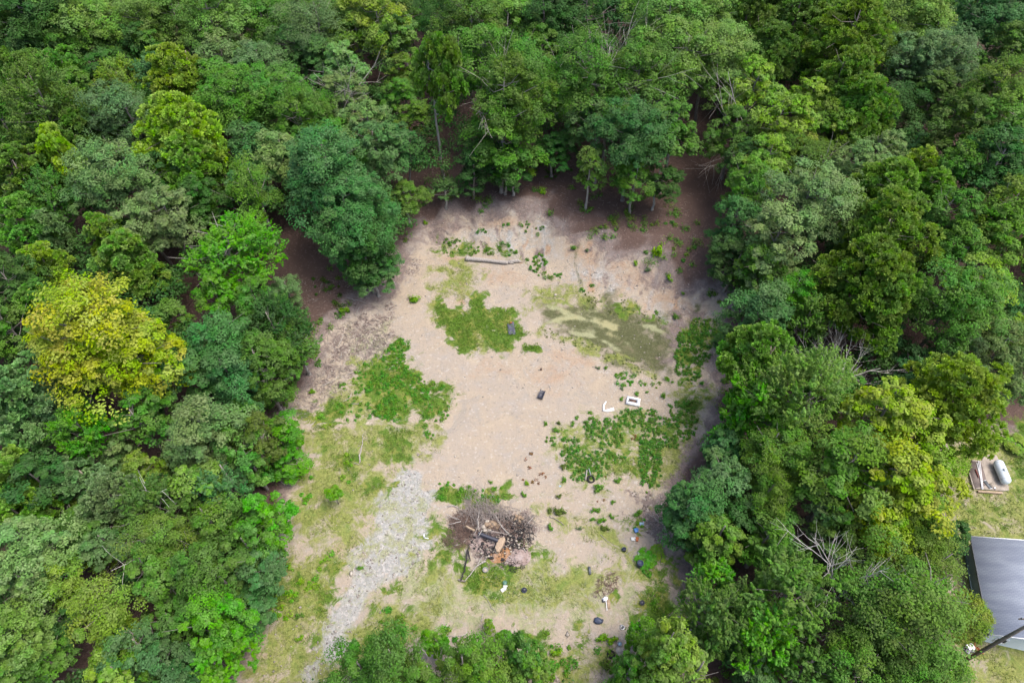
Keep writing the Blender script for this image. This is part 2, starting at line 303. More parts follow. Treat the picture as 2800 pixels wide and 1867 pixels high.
def ground_material():
    m, nt, b = new_mat("soil_sand_grass", .95, .1)
    co = geopos(nt)
    def attr(nm):
        a = nt.nodes.new("ShaderNodeAttribute"); a.attribute_name = nm
        s = nt.nodes.new("ShaderNodeSeparateColor"); nt.links.new(a.outputs["Color"], s.inputs[0]); return s.outputs
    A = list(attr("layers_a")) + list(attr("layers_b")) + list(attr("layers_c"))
    vor = nt.nodes.new("ShaderNodeTexVoronoi"); vor.inputs["Scale"].default_value = 5.0; nt.links.new(co, vor.inputs["Vector"])
    sp = nt.nodes.new("ShaderNodeSeparateColor"); nt.links.new(vor.outputs["Color"], sp.inputs[0]); cell = sp.outputs[0]
    vor2 = nt.nodes.new("ShaderNodeTexVoronoi"); vor2.inputs["Scale"].default_value = 2.6; nt.links.new(co, vor2.inputs["Vector"])
    sp2 = nt.nodes.new("ShaderNodeSeparateColor"); nt.links.new(vor2.outputs["Color"], sp2.inputs[0]); cell2 = sp2.outputs[1]
    big = noise(nt, co, .09, 5, .62, .4); mid = noise(nt, co, .55, 5, .65, .3); fine = noise(nt, co, 3.2, 4, .7)
    fine2 = noise(nt, co, 7.0, 2, .6)
    # sand base
    col = mixc(nt, sstep(nt, big, .42, .62), (.325, .275, .222), (.335, .276, .210))
    col = mixc(nt, mathn(nt, 'MULTIPLY', sstep(nt, mid, .50, .72), .8), col, (.305, .275, .245))
    col = mixc(nt, mathn(nt, 'MULTIPLY', sstep(nt, mid, .50, .30), .7), col, (.38, .315, .235))
    col = mixc(nt, mathn(nt, 'MULTIPLY', sstep(nt, noise(nt, co, .22, 7, .7, 1.2), .53, .66), .55), col, (.255, .235, .21))
    col = mixc(nt, mathn(nt, 'MULTIPLY', sstep(nt, fine, .58, .72), .3), col, (.19, .16, .13))
    col = mixc(nt, mathn(nt, 'MULTIPLY', sstep(nt, cell, .95, .98), .25), col, (.14, .12, .10))
    col = mixc(nt, mathn(nt, 'MULTIPLY', sstep(nt, cell, .08, .03), .35), col, (.45, .42, .38))
    def varied(c, k=.35, dark=(.5, .5, .5), src=None):
        x = mixc(nt, mathn(nt, 'MULTIPLY', sstep(nt, fine, .38, .68), k), c, tuple(a * d for a, d in zip(c, dark)))
        x = mixc(nt, mathn(nt, 'MULTIPLY', sstep(nt, fine2, .5, .8), k), x, tuple(min(1, a * 1.5) for a in c))
        return x
    order = [(3, None), (4, None), (7, None), (8, None), (6, None), (5, None), (2, None), (0, None), (1, None)]
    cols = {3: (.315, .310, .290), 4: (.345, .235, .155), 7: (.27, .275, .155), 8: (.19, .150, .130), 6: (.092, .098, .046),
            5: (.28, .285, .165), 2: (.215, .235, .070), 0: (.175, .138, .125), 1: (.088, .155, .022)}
    fq = {3: (.7, .62), 4: (.4, .7), 7: (.8, 1.0), 8: (.8, 1.0), 6: (.5, .8), 5: (.9, .55), 2: (.5, 1.15), 0: (.4, .9), 1: (.6, 1.1)}
    for ch, _ in order:
        s, amp = fq[ch]
        n = noise(nt, co, s, 9, .74, .8)
        v = mathn(nt, 'MULTIPLY_ADD', mathn(nt, 'SUBTRACT', n, .5), 2.3 * amp, A[ch])
        lo, hi = (.15, .85) if ch in (5, 4, 6) else (.18, .66) if ch in (0, 3, 7, 2) else (.22, .52)
        f = mathn(nt, 'MULTIPLY', sstep(nt, v, lo, hi), sstep(nt, A[ch], .02, .28))
        c = varied(cols[ch], .55 if ch in (0, 1, 2, 6) else .4)
        if ch == 3:
            c = mixc(nt, mathn(nt, 'MULTIPLY', sstep(nt, cell, .70, .76), .8), c, (0.395, 0.371, 0.348))
            c = mixc(nt, mathn(nt, 'MULTIPLY', sstep(nt, cell2, .2, .12), .22), c, (0.166, 0.158, 0.158))
        if ch == 0:
            c = mixc(nt, mathn(nt, 'MULTIPLY', sstep(nt, cell, .80, .86), .55), c, (0.237, 0.174, 0.150))
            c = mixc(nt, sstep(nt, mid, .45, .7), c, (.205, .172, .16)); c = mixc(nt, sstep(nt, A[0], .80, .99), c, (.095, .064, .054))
            c = mixc(nt, mathn(nt, 'MULTIPLY', sstep(nt, cell, .90, .94), .25), c, (.24, .18, .155))
        if ch == 2:
            c = mixc(nt, mathn(nt, 'MULTIPLY', sstep(nt, mid, .50, .70), .8), c, (.27, .235, .15))
            c = mixc(nt, mathn(nt, 'MULTIPLY', sstep(nt, mid, .48, .34), .75), c, (.125, .185, .042))
            c = mixc(nt, mathn(nt, 'MULTIPLY', sstep(nt, cell, .75, .8), .4), c, (.11, .145, .04))
        if ch == 5:
            c = mixc(nt, sstep(nt, big, .46, .56), c, (.31, .29, .155)); c = mixc(nt, mathn(nt, 'MULTIPLY', sstep(nt, mid, .52, .7), .45), c, (.20, .21, .12))
        if ch == 6:
            c = mixc(nt, sstep(nt, mid, .5, .7), c, (.15, .135, .08)); c = mixc(nt, mathn(nt, 'MULTIPLY', sstep(nt, cell, .8, .85), .22), c, (.20, .19, .12))
        if ch == 1:
            c = mixc(nt, sstep(nt, mid, .46, .62), c, (.19, .20, .05)); c = mixc(nt, mathn(nt, 'MULTIPLY', sstep(nt, cell2, .7, .8), .5), c, (.05, .10, .018))
        if ch == 8:
            c = mixc(nt, mathn(nt, 'MULTIPLY', sstep(nt, cell, .8, .85), .8), c, (0.332, 0.292, 0.253))
            c = mixc(nt, mathn(nt, 'MULTIPLY', sstep(nt, cell, .2, .15), .7), c, (0.063, 0.047, 0.043))
        col = mixc(nt, f, col, c)
    nt.links.new(col, b.inputs["Base Color"])
    bp = nt.nodes.new("ShaderNodeBump"); bp.inputs["Strength"].default_value = .9; bp.inputs["Distance"].default_value = .12
    nt.links.new(mathn(nt, 'ADD', fine, mathn(nt, 'MULTIPLY', cell, .5)), bp.inputs["Height"]); nt.links.new(bp.outputs[0], b.inputs["Normal"])
    return m

def leaf_material():
    m, nt, b = new_mat("leaves", .6, .12)
    oi = nt.nodes.new("ShaderNodeObjectInfo")
    a = nt.nodes.new("ShaderNodeAttribute"); a.attribute_name = "leafvar"
    s = nt.nodes.new("ShaderNodeSeparateColor"); nt.links.new(a.outputs["Color"], s.inputs[0])
    hs = nt.nodes.new("ShaderNodeHueSaturation"); nt.links.new(oi.outputs["Color"], hs.inputs["Color"])
    # r: leaf to leaf value, g: clump to clump hue, b: yellowing
    nt.links.new(mathn(nt, 'MULTIPLY_ADD', s.outputs[0], .75, .60), hs.inputs["Value"])
    amp = mathn(nt, 'MULTIPLY_ADD', mathn(nt, 'SUBTRACT', 1.0, oi.outputs["Alpha"]), .22, .03)
    hv = mathn(nt, 'ADD', mathn(nt, 'MULTIPLY', s.outputs[1], .65), mathn(nt, 'MULTIPLY', s.outputs[2], .35))
    nt.links.new(mathn(nt, 'MULTIPLY_ADD', mathn(nt, 'SUBTRACT', hv, .36), amp, .5), hs.inputs["Hue"])
    nt.links.new(mathn(nt, 'MULTIPLY_ADD', s.outputs[2], .22, .92), hs.inputs["Saturation"])
    nt.links.new(hs.outputs[0], b.inputs["Base Color"])
    tr = nt.nodes.new("ShaderNodeBsdfTranslucent")
    h2 = nt.nodes.new("ShaderNodeHueSaturation"); nt.links.new(hs.outputs[0], h2.inputs["Color"]); h2.inputs["Value"].default_value = 1.25; h2.inputs["Hue"].default_value = .485
    nt.links.new(h2.outputs[0], tr.inputs[0])
    mx = nt.nodes.new("ShaderNodeMixShader"); mx.inputs[0].default_value = .30
    nt.links.new(b.outputs[0], mx.inputs[1]); nt.links.new(tr.outputs[0], mx.inputs[2])
    nt.links.new(mx.outputs[0], nt.nodes["Material Output"].inputs[0])
    return m

def plain(name, col, rough=.8, spec=.3, var=.25, scale=6.0, metal=0.0, col2=None):
    m, nt, b = new_mat(name, rough, spec); b.inputs["Metallic"].default_value = metal
    co = objco(nt); n = noise(nt, co, scale, 5, .65)
    c2 = col2 or tuple(c * (1 - var) for c in col)
    nt.links.new(mixc(nt, sstep(nt, n, .35, .68), col, c2), b.inputs["Base Color"])
    return m
def bark_mat(name, c1, c2):
    m, nt, b = new_mat(name, .95, .1); co = objco(nt)
    mp = nt.nodes.new("ShaderNodeMapping"); mp.inputs["Scale"].default_value = (6, 6, 1.2); nt.links.new(co, mp.inputs[0])
    n = noise(nt, mp.outputs[0], 1.5, 6, .7)
    nt.links.new(mixc(nt, sstep(nt, n, .35, .65), c1, c2), b.inputs["Base Color"])
    bp = nt.nodes.new("ShaderNodeBump"); bp.inputs["Strength"].default_value = .6; nt.links.new(n, bp.inputs["Height"]); nt.links.new(bp.outputs[0], b.inputs["Normal"])
    return m
def metal_roof_mat():
    m, nt, b = new_mat("weathered_roof", .55, .35); co = objco(nt)
    mp = nt.nodes.new("ShaderNodeMapping"); mp.inputs["Scale"].default_value = (.25, 1.6, 1); nt.links.new(co, mp.inputs[0])
    n = noise(nt, mp.outputs[0], .8, 4, .6); n2 = noise(nt, co, 9, 3, .6)
    c = mixc(nt, sstep(nt, n, .35, .68), (.27, .30, .37), (.37, .405, .47))
    br = nt.nodes.new("ShaderNodeTexBrick"); nt.links.new(co, br.inputs["Vector"]); br.inputs["Scale"].default_value = 1.6
    br.inputs["Color1"].default_value = (1, 1, 1, 1); br.inputs["Color2"].default_value = (.92, .92, .94, 1); br.inputs["Mortar"].default_value = (.76, .77, .80, 1)
    br.inputs["Mortar Size"].default_value = .05
    c = mixc(nt, 1.0, c, br.outputs[0], 'MULTIPLY')
    nt.links.new(mixc(nt, mathn(nt, 'MULTIPLY', n2, .25), c, (.25, .27, .32)), b.inputs["Base Color"])
    return m

M = {}
M['ground'] = ground_material(); M['leaf'] = leaf_material()
M['bark'] = bark_mat("grey_bark", (.28, .25, .225), (.15, .13, .115))
M['palebark'] = bark_mat("pale_bark", (.36, .34, .31), (.20, .18, .16))
M['pinebark'] = bark_mat("pine_bark", (.34, .28, .24), (.20, .155, .13))
M['dead'] = bark_mat("bleached_wood", (.40, .37, .335), (.22, .195, .175))
M['bleached'] = bark_mat('bleached_snag', (.58, .55, .51), (.38, .35, .32))
M['offwhite'] = plain('dirty_white_plastic', (.62, .61, .58), .6, .3, .25)
M['brownwood'] = bark_mat("brown_dead_wood", (.22, .15, .12), (.10, .07, .06))
M['char'] = plain("charred_wood", (.045, .042, .042), .9, .2, .5)
M['tan'] = plain("tan_wood", (.38, .285, .20), .8, .2, .3)
M['white'] = plain("white_enamel", (.80, .80, .82), .4, .5, .08)
M['tankwhite'] = plain("pale_tank_paint", (.62, .68, .73), .35, .5, .08, 1.5)
M['black'] = plain("black_plastic", (.04, .042, .06), .45, .5, .25)
M['navy'] = plain("dark_blue_plastic", (.05, .065, .11), .5, .4, .3)
M['blue'] = plain("blue_plastic", (.05, .17, .42), .45, .4, .2)
M['paleblue'] = plain("pale_blue_sheet", (.30, .42, .50), .6, .3, .2)
M['grey'] = plain("grey_metal", (.30, .31, .33), .5, .5, .25)
M['darkgrey'] = plain("dark_grey_metal", (.12, .13, .14), .55, .4, .3)
M['rubber'] = plain("tyre_rubber", (.02, .02, .02), .8, .3, .2)
M['rust'] = plain("rusty_metal", (.30, .11, .05), .85, .2, .5)
M['redwood'] = plain("red_brown_scrap", (.22, .07, .06), .8, .2, .5)
M['stone'] = plain("pale_stone", (.40, .35, .29), .9, .15, .4, 2.5)
M['brownstone'] = plain("brown_stone", (.30, .22, .15), .9, .15, .45, 2.5)
M['concrete'] = plain("dusty_concrete", (.37, .32, .27), .9, .15, .35, 1.4)
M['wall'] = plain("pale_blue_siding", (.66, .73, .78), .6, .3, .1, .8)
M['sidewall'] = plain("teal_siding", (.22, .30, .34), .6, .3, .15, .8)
M['trim'] = plain("white_trim", (.78, .80, .82), .5, .3, .06)
M['roof'] = metal_roof_mat()
M['glass'] = plain("dark_window_glass", (.03, .04, .05), .1, .6, .2)
M['pole'] = bark_mat("weathered_pole", (.26, .22, .18), (.14, .12, .095))
M['copper'] = plain("green_lid", (.10, .20, .15), .5, .4, .2)
M['twig'] = bark_mat("grey_twigs", (.33, .29, .26), (.17, .14, .125))
M['orange'] = plain("orange_brown_paint", (.40, .12, .04), .6, .3, .3)
def soil_mat(name, c1, c2, c3):
    m, nt, b = new_mat(name, .97, .08); co = geopos(nt)
    n = noise(nt, co, 1.3, 6, .7); n2 = noise(nt, co, 6, 3, .7)
    c = mixc(nt, sstep(nt, n, .35, .62), c1, c2); c = mixc(nt, sstep(nt, n2, .55, .72), c, c3)
    nt.links.new(c, b.inputs["Base Color"]); return m
M['ash'] = soil_mat("ash_and_soil", (.22, .16, .14), (.33, .27, .25), (.09, .07, .065))
M['ochre'] = soil_mat("orange_subsoil", (.30, .16, .075), (.29, .20, .145), (.16, .085, .05))

# ------------------------------------------------------------------ mesh helpers
def tag(o, label=None, cat=None, group=None, kind=None):
    if label: o['label'] = label
    if cat: o['category'] = cat
    if group: o['group'] = group
    if kind: o['kind'] = kind
    return o
def mesh_np(name, V, F, mat=None, smooth_=False, attrs=None):
    """V (n,3), F list of arrays of equal-length faces"""
    me = bpy.data.meshes.new(name)
    if not isinstance(F, (list, tuple)): F = [F]
    F = [np.asarray(f, np.int32) for f in F if len(f)]
    me.vertices.add(len(V)); me.vertices.foreach_set("co", np.asarray(V, np.float32).ravel())
    loops = np.concatenate([f.ravel() for f in F]); tot = np.concatenate([np.full(len(f), f.shape[1]) for f in F])
    st = np.concatenate([[0], np.cumsum(tot)[:-1]])
    me.loops.add(len(loops)); me.loops.foreach_set("vertex_index", loops)
    me.polygons.add(len(tot)); me.polygons.foreach_set("loop_start", st.astype(np.int32)); me.polygons.foreach_set("loop_total", tot.astype(np.int32))
    if smooth_: me.polygons.foreach_set("use_smooth", np.ones(len(tot), bool))
    me.update(calc_edges=True)
    if attrs:
        for nm, arr in attrs.items():
            a = me.attributes.new(nm, 'FLOAT_COLOR', 'POINT'); a.data.foreach_set("color", np.asarray(arr, np.float32).ravel())
    if mat: me.materials.append(mat)
    me.validate(); return me
def link(name, me, parent=None, loc=None, rot=None):
    o = bpy.data.objects.new(name, me); C.link(o)
    if parent: o.parent = parent
    if loc is not None: o.location = [float(v) for v in loc]
    if rot is not None: o.rotation_euler = rot
    return o
def empty(name, loc, rz=0):
    o = bpy.data.objects.new(name, None); o.empty_display_size = .3; C.link(o)
    o.location = [float(v) for v in loc]; o.rotation_euler = (0, 0, rz); return o
class MB:
    """collects boxes, tubes, lathes into one mesh"""
    def __init__(s): s.V = []; s.Q = []; s.T3 = []; s.n = 0
    def add(s, V, F):
        V = np.asarray(V, float); s.V.append(V)
        for f in F:
            f = [i + s.n for i in f]
            (s.Q if len(f) == 4 else s.T3).append(f) if len(f) in (3, 4) else [s.T3.append([f[0], f[k], f[k + 1]]) for k in range(1, len(f) - 1)]
        s.n += len(V); return s
    def box(s, c, d, rz=0, rx=0, taper=1.0, ry=0):
        hx, hy, hz = d[0] / 2, d[1] / 2, d[2] / 2
        V = np.array([[x * (taper if z > 0 else 1), y * (taper if z > 0 else 1), z] for z in (-hz, hz) for x, y in ((-hx, -hy), (hx, -hy), (hx, hy), (-hx, hy))])
        R = np.array(Matrix.Rotation(rz, 3, 'Z') @ Matrix.Rotation(ry, 3, 'Y') @ Matrix.Rotation(rx, 3, 'X')); V = V @ R.T + np.array(c)
        return s.add(V, [(3, 2, 1, 0), (4, 5, 6, 7), (0, 1, 5, 4), (1, 2, 6, 5), (2, 3, 7, 6), (3, 0, 4, 7)])
    def tube(s, pts, rad, n=7, cap=True):
        pts = np.asarray(pts, float); k = len(pts); rad = np.broadcast_to(np.asarray(rad, float), (k,))
        tg = np.gradient(pts, axis=0); tg /= (np.linalg.norm(tg, axis=1, keepdims=True) + 1e-9)
        up = np.array([0, 0, 1.0]) if abs(tg[0][2]) < .9 else np.array([1.0, 0, 0])
        V = []
        for i in range(k):
            u = np.cross(tg[i], up); u /= np.linalg.norm(u) + 1e-9; v = np.cross(tg[i], u); up = -v if False else up
            for a in range(n):
                th = 2 * math.pi * a / n; V.append(pts[i] + rad[i] * (math.cos(th) * u + math.sin(th) * v))
        F = [(i * n + a, i * n + (a + 1) % n, (i + 1) * n + (a + 1) % n, (i + 1) * n + a) for i in range(k - 1) for a in range(n)]
        if cap: F += [tuple(range(n))[::-1], tuple((k - 1) * n + a for a in range(n))]
        return s.add(V, F)
    def lathe(s, prof, n=16, c=(0, 0, 0), closed=False):
        V = [(c[0] + r * math.cos(2 * math.pi * a / n), c[1] + r * math.sin(2 * math.pi * a / n), c[2] + z) for r, z in prof for a in range(n)]
        k = len(prof); F = [(i * n + a, i * n + (a + 1) % n, (i + 1) * n + (a + 1) % n, (i + 1) * n + a) for i in range(k - 1) for a in range(n)]
        if closed: F += [((k - 1) * n + a, (k - 1) * n + (a + 1) % n, (a + 1) % n, a) for a in range(n)]
        else: F += [tuple(range(n))[::-1], tuple((k - 1) * n + a for a in range(n))]
        return s.add(V, F)
    def prism(s, poly, z0, z1, c=(0, 0)):
        k = len(poly); V = [(x + c[0], y + c[1], z0) for x, y in poly] + [(x + c[0], y + c[1], z1) for x, y in poly]
        tri = [tuple(t) for t in tessellate_polygon([[Vector((x, y, 0)) for x, y in poly]])]
        return s.add(V, [t[::-1] for t in tri] + [tuple(i + k for i in t) for t in tri] + [(i, (i + 1) % k, k + (i + 1) % k, k + i) for i in range(k)])
    def rock(s, c, d, seed=0, n=8, m=6, rough=.22):
        r = np.random.default_rng(seed); V = [(0, 0, -1)]; F = []
        for i in range(1, m):
            ph = -math.pi / 2 + math.pi * i / m
            for a in range(n): th = 2 * math.pi * (a + .5 * (i % 2)) / n; V.append((math.cos(ph) * math.cos(th), math.cos(ph) * math.sin(th), math.sin(ph)))
        V.append((0, 0, 1)); V = np.array(V); V *= (1 + rough * (r.random((len(V), 1)) * 2 - 1)); V = V * np.array(d) + np.array(c)
        F += [(0, 1 + (a + 1) % n, 1 + a) for a in range(n)]
        for i in range(m - 2): F += [(1 + i * n + a, 1 + i * n + (a + 1) % n, 1 + (i + 1) * n + (a + 1) % n, 1 + (i + 1) * n + a) for a in range(n)]
        L = len(V) - 1; F += [(L, 1 + (m - 2) * n + a, 1 + (m - 2) * n + (a + 1) % n) for a in range(n)]
        return s.add(V, F)
    def build(s, name, mat, parent=None, loc=None, rot=None, smooth_=False, bevel=0):
        me = mesh_np(name, np.concatenate(s.V), [s.Q, s.T3], mat, smooth_)
        o = link(name, me, parent, loc, rot)
        if bevel:
            b = o.modifiers.new("bevel", 'BEVEL'); b.width = bevel; b.segments = 2; b.limit_method = 'ANGLE'
        return o

# ------------------------------------------------------------------ the ground: one sheet to the horizon
def build_ground():
    def axis(lo, hi, step, far0, far1, r=1.16):
        a = list(np.arange(lo, hi + 1e-6, step)); s = step; x = lo; L = []
        while x > far0: s *= r; x -= s; L.append(x)
        s = step; x = hi; R = []
        while x < far1: s *= r; x += s; R.append(x)
        return np.array(L[::-1] + a + R)
    xs = axis(-37, 62, .22, -2600, 2600); ys = axis(8, 96, .22, -2500, 2600)
    X, Y = np.meshgrid(xs, ys, indexing='ij'); Z = HH(X, Y)
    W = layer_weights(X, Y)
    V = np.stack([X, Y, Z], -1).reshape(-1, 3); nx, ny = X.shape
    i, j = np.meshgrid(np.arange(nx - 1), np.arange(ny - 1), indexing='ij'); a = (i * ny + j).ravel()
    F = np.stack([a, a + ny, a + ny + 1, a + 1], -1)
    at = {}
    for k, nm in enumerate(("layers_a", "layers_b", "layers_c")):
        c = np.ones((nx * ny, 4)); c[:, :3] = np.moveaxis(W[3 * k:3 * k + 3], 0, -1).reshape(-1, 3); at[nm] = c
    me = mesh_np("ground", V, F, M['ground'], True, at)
    o = link("ground", me); tag(o, "pale sandy clearing floor running into brown leaf litter under the trees", "ground", kind='structure')
build_ground()

# ------------------------------------------------------------------ scattered cover nobody could count
def quads_from(P, Nn, hl, hw, rng):
    """one rhombic leaf per point"""
    k = len(P); Nn = Nn / (np.linalg.norm(Nn, axis=1, keepdims=True) + 1e-9)
    r = rng.normal(size=(k, 3)); t = np.cross(Nn, r); t /= np.linalg.norm(t, axis=1, keepdims=True) + 1e-9; b = np.cross(Nn, t)
    hl = np.broadcast_to(hl, (k,))[:, None]; hw = np.broadcast_to(hw, (k,))[:, None]
    bend = Nn * hl * .25
    V = np.stack([P - t * hl - bend, P + b * hw, P + t * hl - bend, P - b * hw], 1).reshape(-1, 3)
    F = np.arange(4 * k).reshape(-1, 4); return V, F
def in_poly_pts(poly, dens, rng, jit=0):
    P = np.array(poly); lo = P.min(0); hi = P.max(0); n = int((hi - lo).prod() * dens)
    q = lo + rng.random((n, 2)) * (hi - lo); return q[sdf(q[:, 0], q[:, 1], poly) > jit]
def weeds(label, polys, dens, r, h, col, leafn=26, name="weeds", thresh=.0, ls=.085, seed=3):
    rng = np.random.default_rng(seed); PP = []; NN = []; CL = []
    for t, pts in polys:
        poly = [ghit(*T(t, a, b))[:2] for a, b in pts]
        q = in_poly_pts(poly, dens, rng, -.3)
        if thresh: q = q[fbm(q[:, 0], q[:, 1], 2.2, seed + 60) > thresh]
        if not len(q): continue
        z = HH(q[:, 0], q[:, 1]); sz = .35 + 1.1 * rng.random(len(q)) ** 1.5
        d = rng.normal(size=(len(q), leafn, 3)); d /= np.linalg.norm(d, axis=-1, keepdims=True); d[..., 2] = np.abs(d[..., 2])
        rr = rng.uniform(.35, 1, (len(q), leafn, 1))
        c = np.stack([q[:, 0], q[:, 1], z], -1)[:, None, :]
        p = c + d * rr * np.array([r, r, h]) * sz[:, None, None]; p[..., 2] += .03
        PP.append(p.reshape(-1, 3)); NN.append((d * .6 + np.array([0, 0, .7]) + rng.normal(size=d.shape) * .35).reshape(-1, 3))
        CL.append(np.repeat(rng.random(len(q)), leafn))
    P = np.concatenate(PP); Nn = np.concatenate(NN); cl = np.concatenate(CL); k = len(P)
    V, F = quads_from(P, Nn, ls * rng.uniform(.7, 1.4, k), ls * .6, rng)
    a = np.stack([rng.random(k), cl, rng.random(k) * .7 + .2, np.ones(k)], -1)
    me = mesh_np(name, V, F, M['leaf'], False, {"leafvar": np.repeat(a, 4, 0)})
    o = link(name, me); o.color = tuple(col) + (.72,); tag(o, label, "weeds" if name != "grass" else "grass", kind='stuff'); return o

def grass_scatter():
    rng = np.random.default_rng(5)
    n = 420000; x = rng.uniform(-36, 62, n); y = rng.uniform(9, 94, n)
    keep = np.maximum(sdf(x, y, OPEN), sdf(x, y, YARD)) > -1.5; x = x[keep]; y = y[keep]
    W = layer_weights(x, y); pn = fbm(x, y, 1.3, 71)
    for nm, ch, col, hh, lab, dm in (("grass", 1, (.135, .235, .038), .20, "bright green grass tufts growing across the clearing floor", 1.0),
                                ("dry_grass", 2, (.215, .255, .075), .16, "yellowing dry grass tufts on the meadow and the yard", .55),
                                ("thin_grass", 7, (.33, .36, .19), .13, "thin pale grass sprouting through the gravel drive", .5)):
        m = (W[ch] * 1.0 + (pn - .5) * 1.2 > .52) & (rng.random(len(x)) < dm * np.clip(W[ch] + .1, 0, 1)); px, py = x[m], y[m]; pz = HH(px, py); k = len(px); B = 3
        base = np.stack([px, py, pz], -1)[:, None, :] + np.concatenate([rng.normal(0, .08, (k, B, 2)), np.zeros((k, B, 1))], -1)
        th = rng.random((k, B)) * 2 * math.pi; wv = np.stack([np.cos(th), np.sin(th), np.zeros_like(th)], -1) * .035
        lean = np.concatenate([rng.normal(0, .11, (k, B, 2)), (rng.uniform(.4, 1.1, (k, B, 1)) * hh)], -1)
        V = np.stack([base - wv, base + wv, base + lean], 2).reshape(-1, 3); F = np.arange(k * B * 3).reshape(-1, 3)
        a = np.stack([rng.random(k), vnoise(px, py, 3, 80), rng.random(k), np.ones(k)], -1)
        me = mesh_np(nm, V, F, M['leaf'], False, {"leafvar": np.repeat(a, B * 3, 0)})
        o = link(nm, me); o.color = col + (1,); tag(o, lab, "grass", kind='stuff')
    # loose stones
    k0 = np.where((np.clip(W[3] + W[4] * .4 + W[8] * .7 + .015 * (W[0] < .3), 0, 1) > rng.random(len(x)) * 1.0) & (W[1] < .4))[0][::7][:8000]
    px, py = x[k0], y[k0]; k = len(px); s = rng.gamma(2.0, .022, k)[:, None, None] + .025
    oc = np.array([[1, 0, 0], [0, 1, 0], [-1, 0, 0], [0, -1, 0], [0, 0, .7], [0, 0, -.5]])[None] * (1 + .3 * rng.normal(size=(k, 6, 3)))
    V = (np.stack([px, py, HH(px, py) + .01], -1)[:, None, :] + oc * s).reshape(-1, 3)
    f = np.array([[0, 1, 4], [1, 2, 4], [2, 3, 4], [3, 0, 4], [1, 0, 5], [2, 1, 5], [3, 2, 5], [0, 3, 5]])
    F = (f[None] + 6 * np.arange(k)[:, None, None]).reshape(-1, 3)
    m, nt, b = new_mat("loose_stone", .9, .1); aa = nt.nodes.new("ShaderNodeAttribute"); aa.attribute_name = "stonevar"
    nt.links.new(aa.outputs["Color"], b.inputs["Base Color"])
    u = rng.random((k, 1)); colr = (1 - u) * np.array([.42, .375, .325]) + u * np.array([.18, .16, .145]); colr = np.concatenate([colr, np.ones((k, 1))], 1)
    me = mesh_np("gravel", V, F, m, False, {"stonevar": np.repeat(colr, 6, 0)})
    tag(link("gravel", me), "loose pale stones strewn over the bank, drive and sand", "gravel", kind='stuff')
grass_scatter()
# ------------------------------------------------------------------ trees
def fib(n, rng, zmin=-1.0):
    i = np.arange(n) + .5; z = 1 - (1 - zmin) * i / n; th = i * 2.399963 + rng.random() * 6.28
    r = np.sqrt(np.clip(1 - z * z, 0, 1)); d = np.stack([r * np.cos(th), r * np.sin(th), z], -1)
    d += rng.normal(size=d.shape) * .12; return d / np.linalg.norm(d, axis=1, keepdims=True)
SIZES = {'XL': (7.4, 16.0), 'L': (5.0, 17.0), 'M': (3.2, 12.0), 'S': (1.8, 7.0)}
def crown_shape(style, size, full, rng):
    R, H = SIZES[size]
    if style == 'pine': z0 = (.20 if full else .44) * H
    elif full: z0 = .10 * H
    else: z0 = .32 * H
    zc = (z0 + H) / 2; Vz = (H - z0) / 2
    return R, H, zc, Vz
def clumps(style, size, full, rng):
    R, H, zc, Vz = crown_shape(style, size, full, rng)
    K = {'XL': 135, 'L': 46, 'M': 30, 'S': 16}[size]
    if full: K = int(K * 1.35)
    if style == 'pine': K = int(K * 1.5)
    d = fib(K, rng, -.75 if full else -.5)
    # lopsided outline
    ph = rng.random(3) * 6.28; th = np.arctan2(d[:, 1], d[:, 0])
    lob = 1 + .19 * np.sin(2 * th + ph[0]) + .16 * np.sin(3 * th + ph[1]) + .12 * np.sin(5 * th + ph[2])
    rad = rng.uniform(.48, .92, K) * lob
    zz = d[:, 2]
    prof = np.ones(K)
    if style == 'pine': prof = np.where(zz > 0, 1 - .30 * zz, 1.0 + .1 * zz)
    if style == 'maple': prof = 1 - .22 * np.clip(zz, 0, 1)
    c = np.stack([d[:, 0] * rad * R * prof, d[:, 1] * rad * R * prof, zc + zz * Vz * rng.uniform(.72, .92, K)], -1)
    rc = min(R, 5.2) * {'oak': .27, 'maple': .25, 'pine': .19, 'fine': .27}[style] * (.55 + 1.15 * rng.random(K) ** 1.4) * (1.15 if size == 'S' else 1)
    # some interior masses
    ki = K // 3; di = rng.normal(size=(ki, 3)) * .3
    c = np.concatenate([c, np.stack([di[:, 0] * R, di[:, 1] * R, zc + di[:, 2] * Vz], -1)]); rc = np.concatenate([rc, np.full(ki, R * .24)])
    return c, rc, R, H, zc, Vz
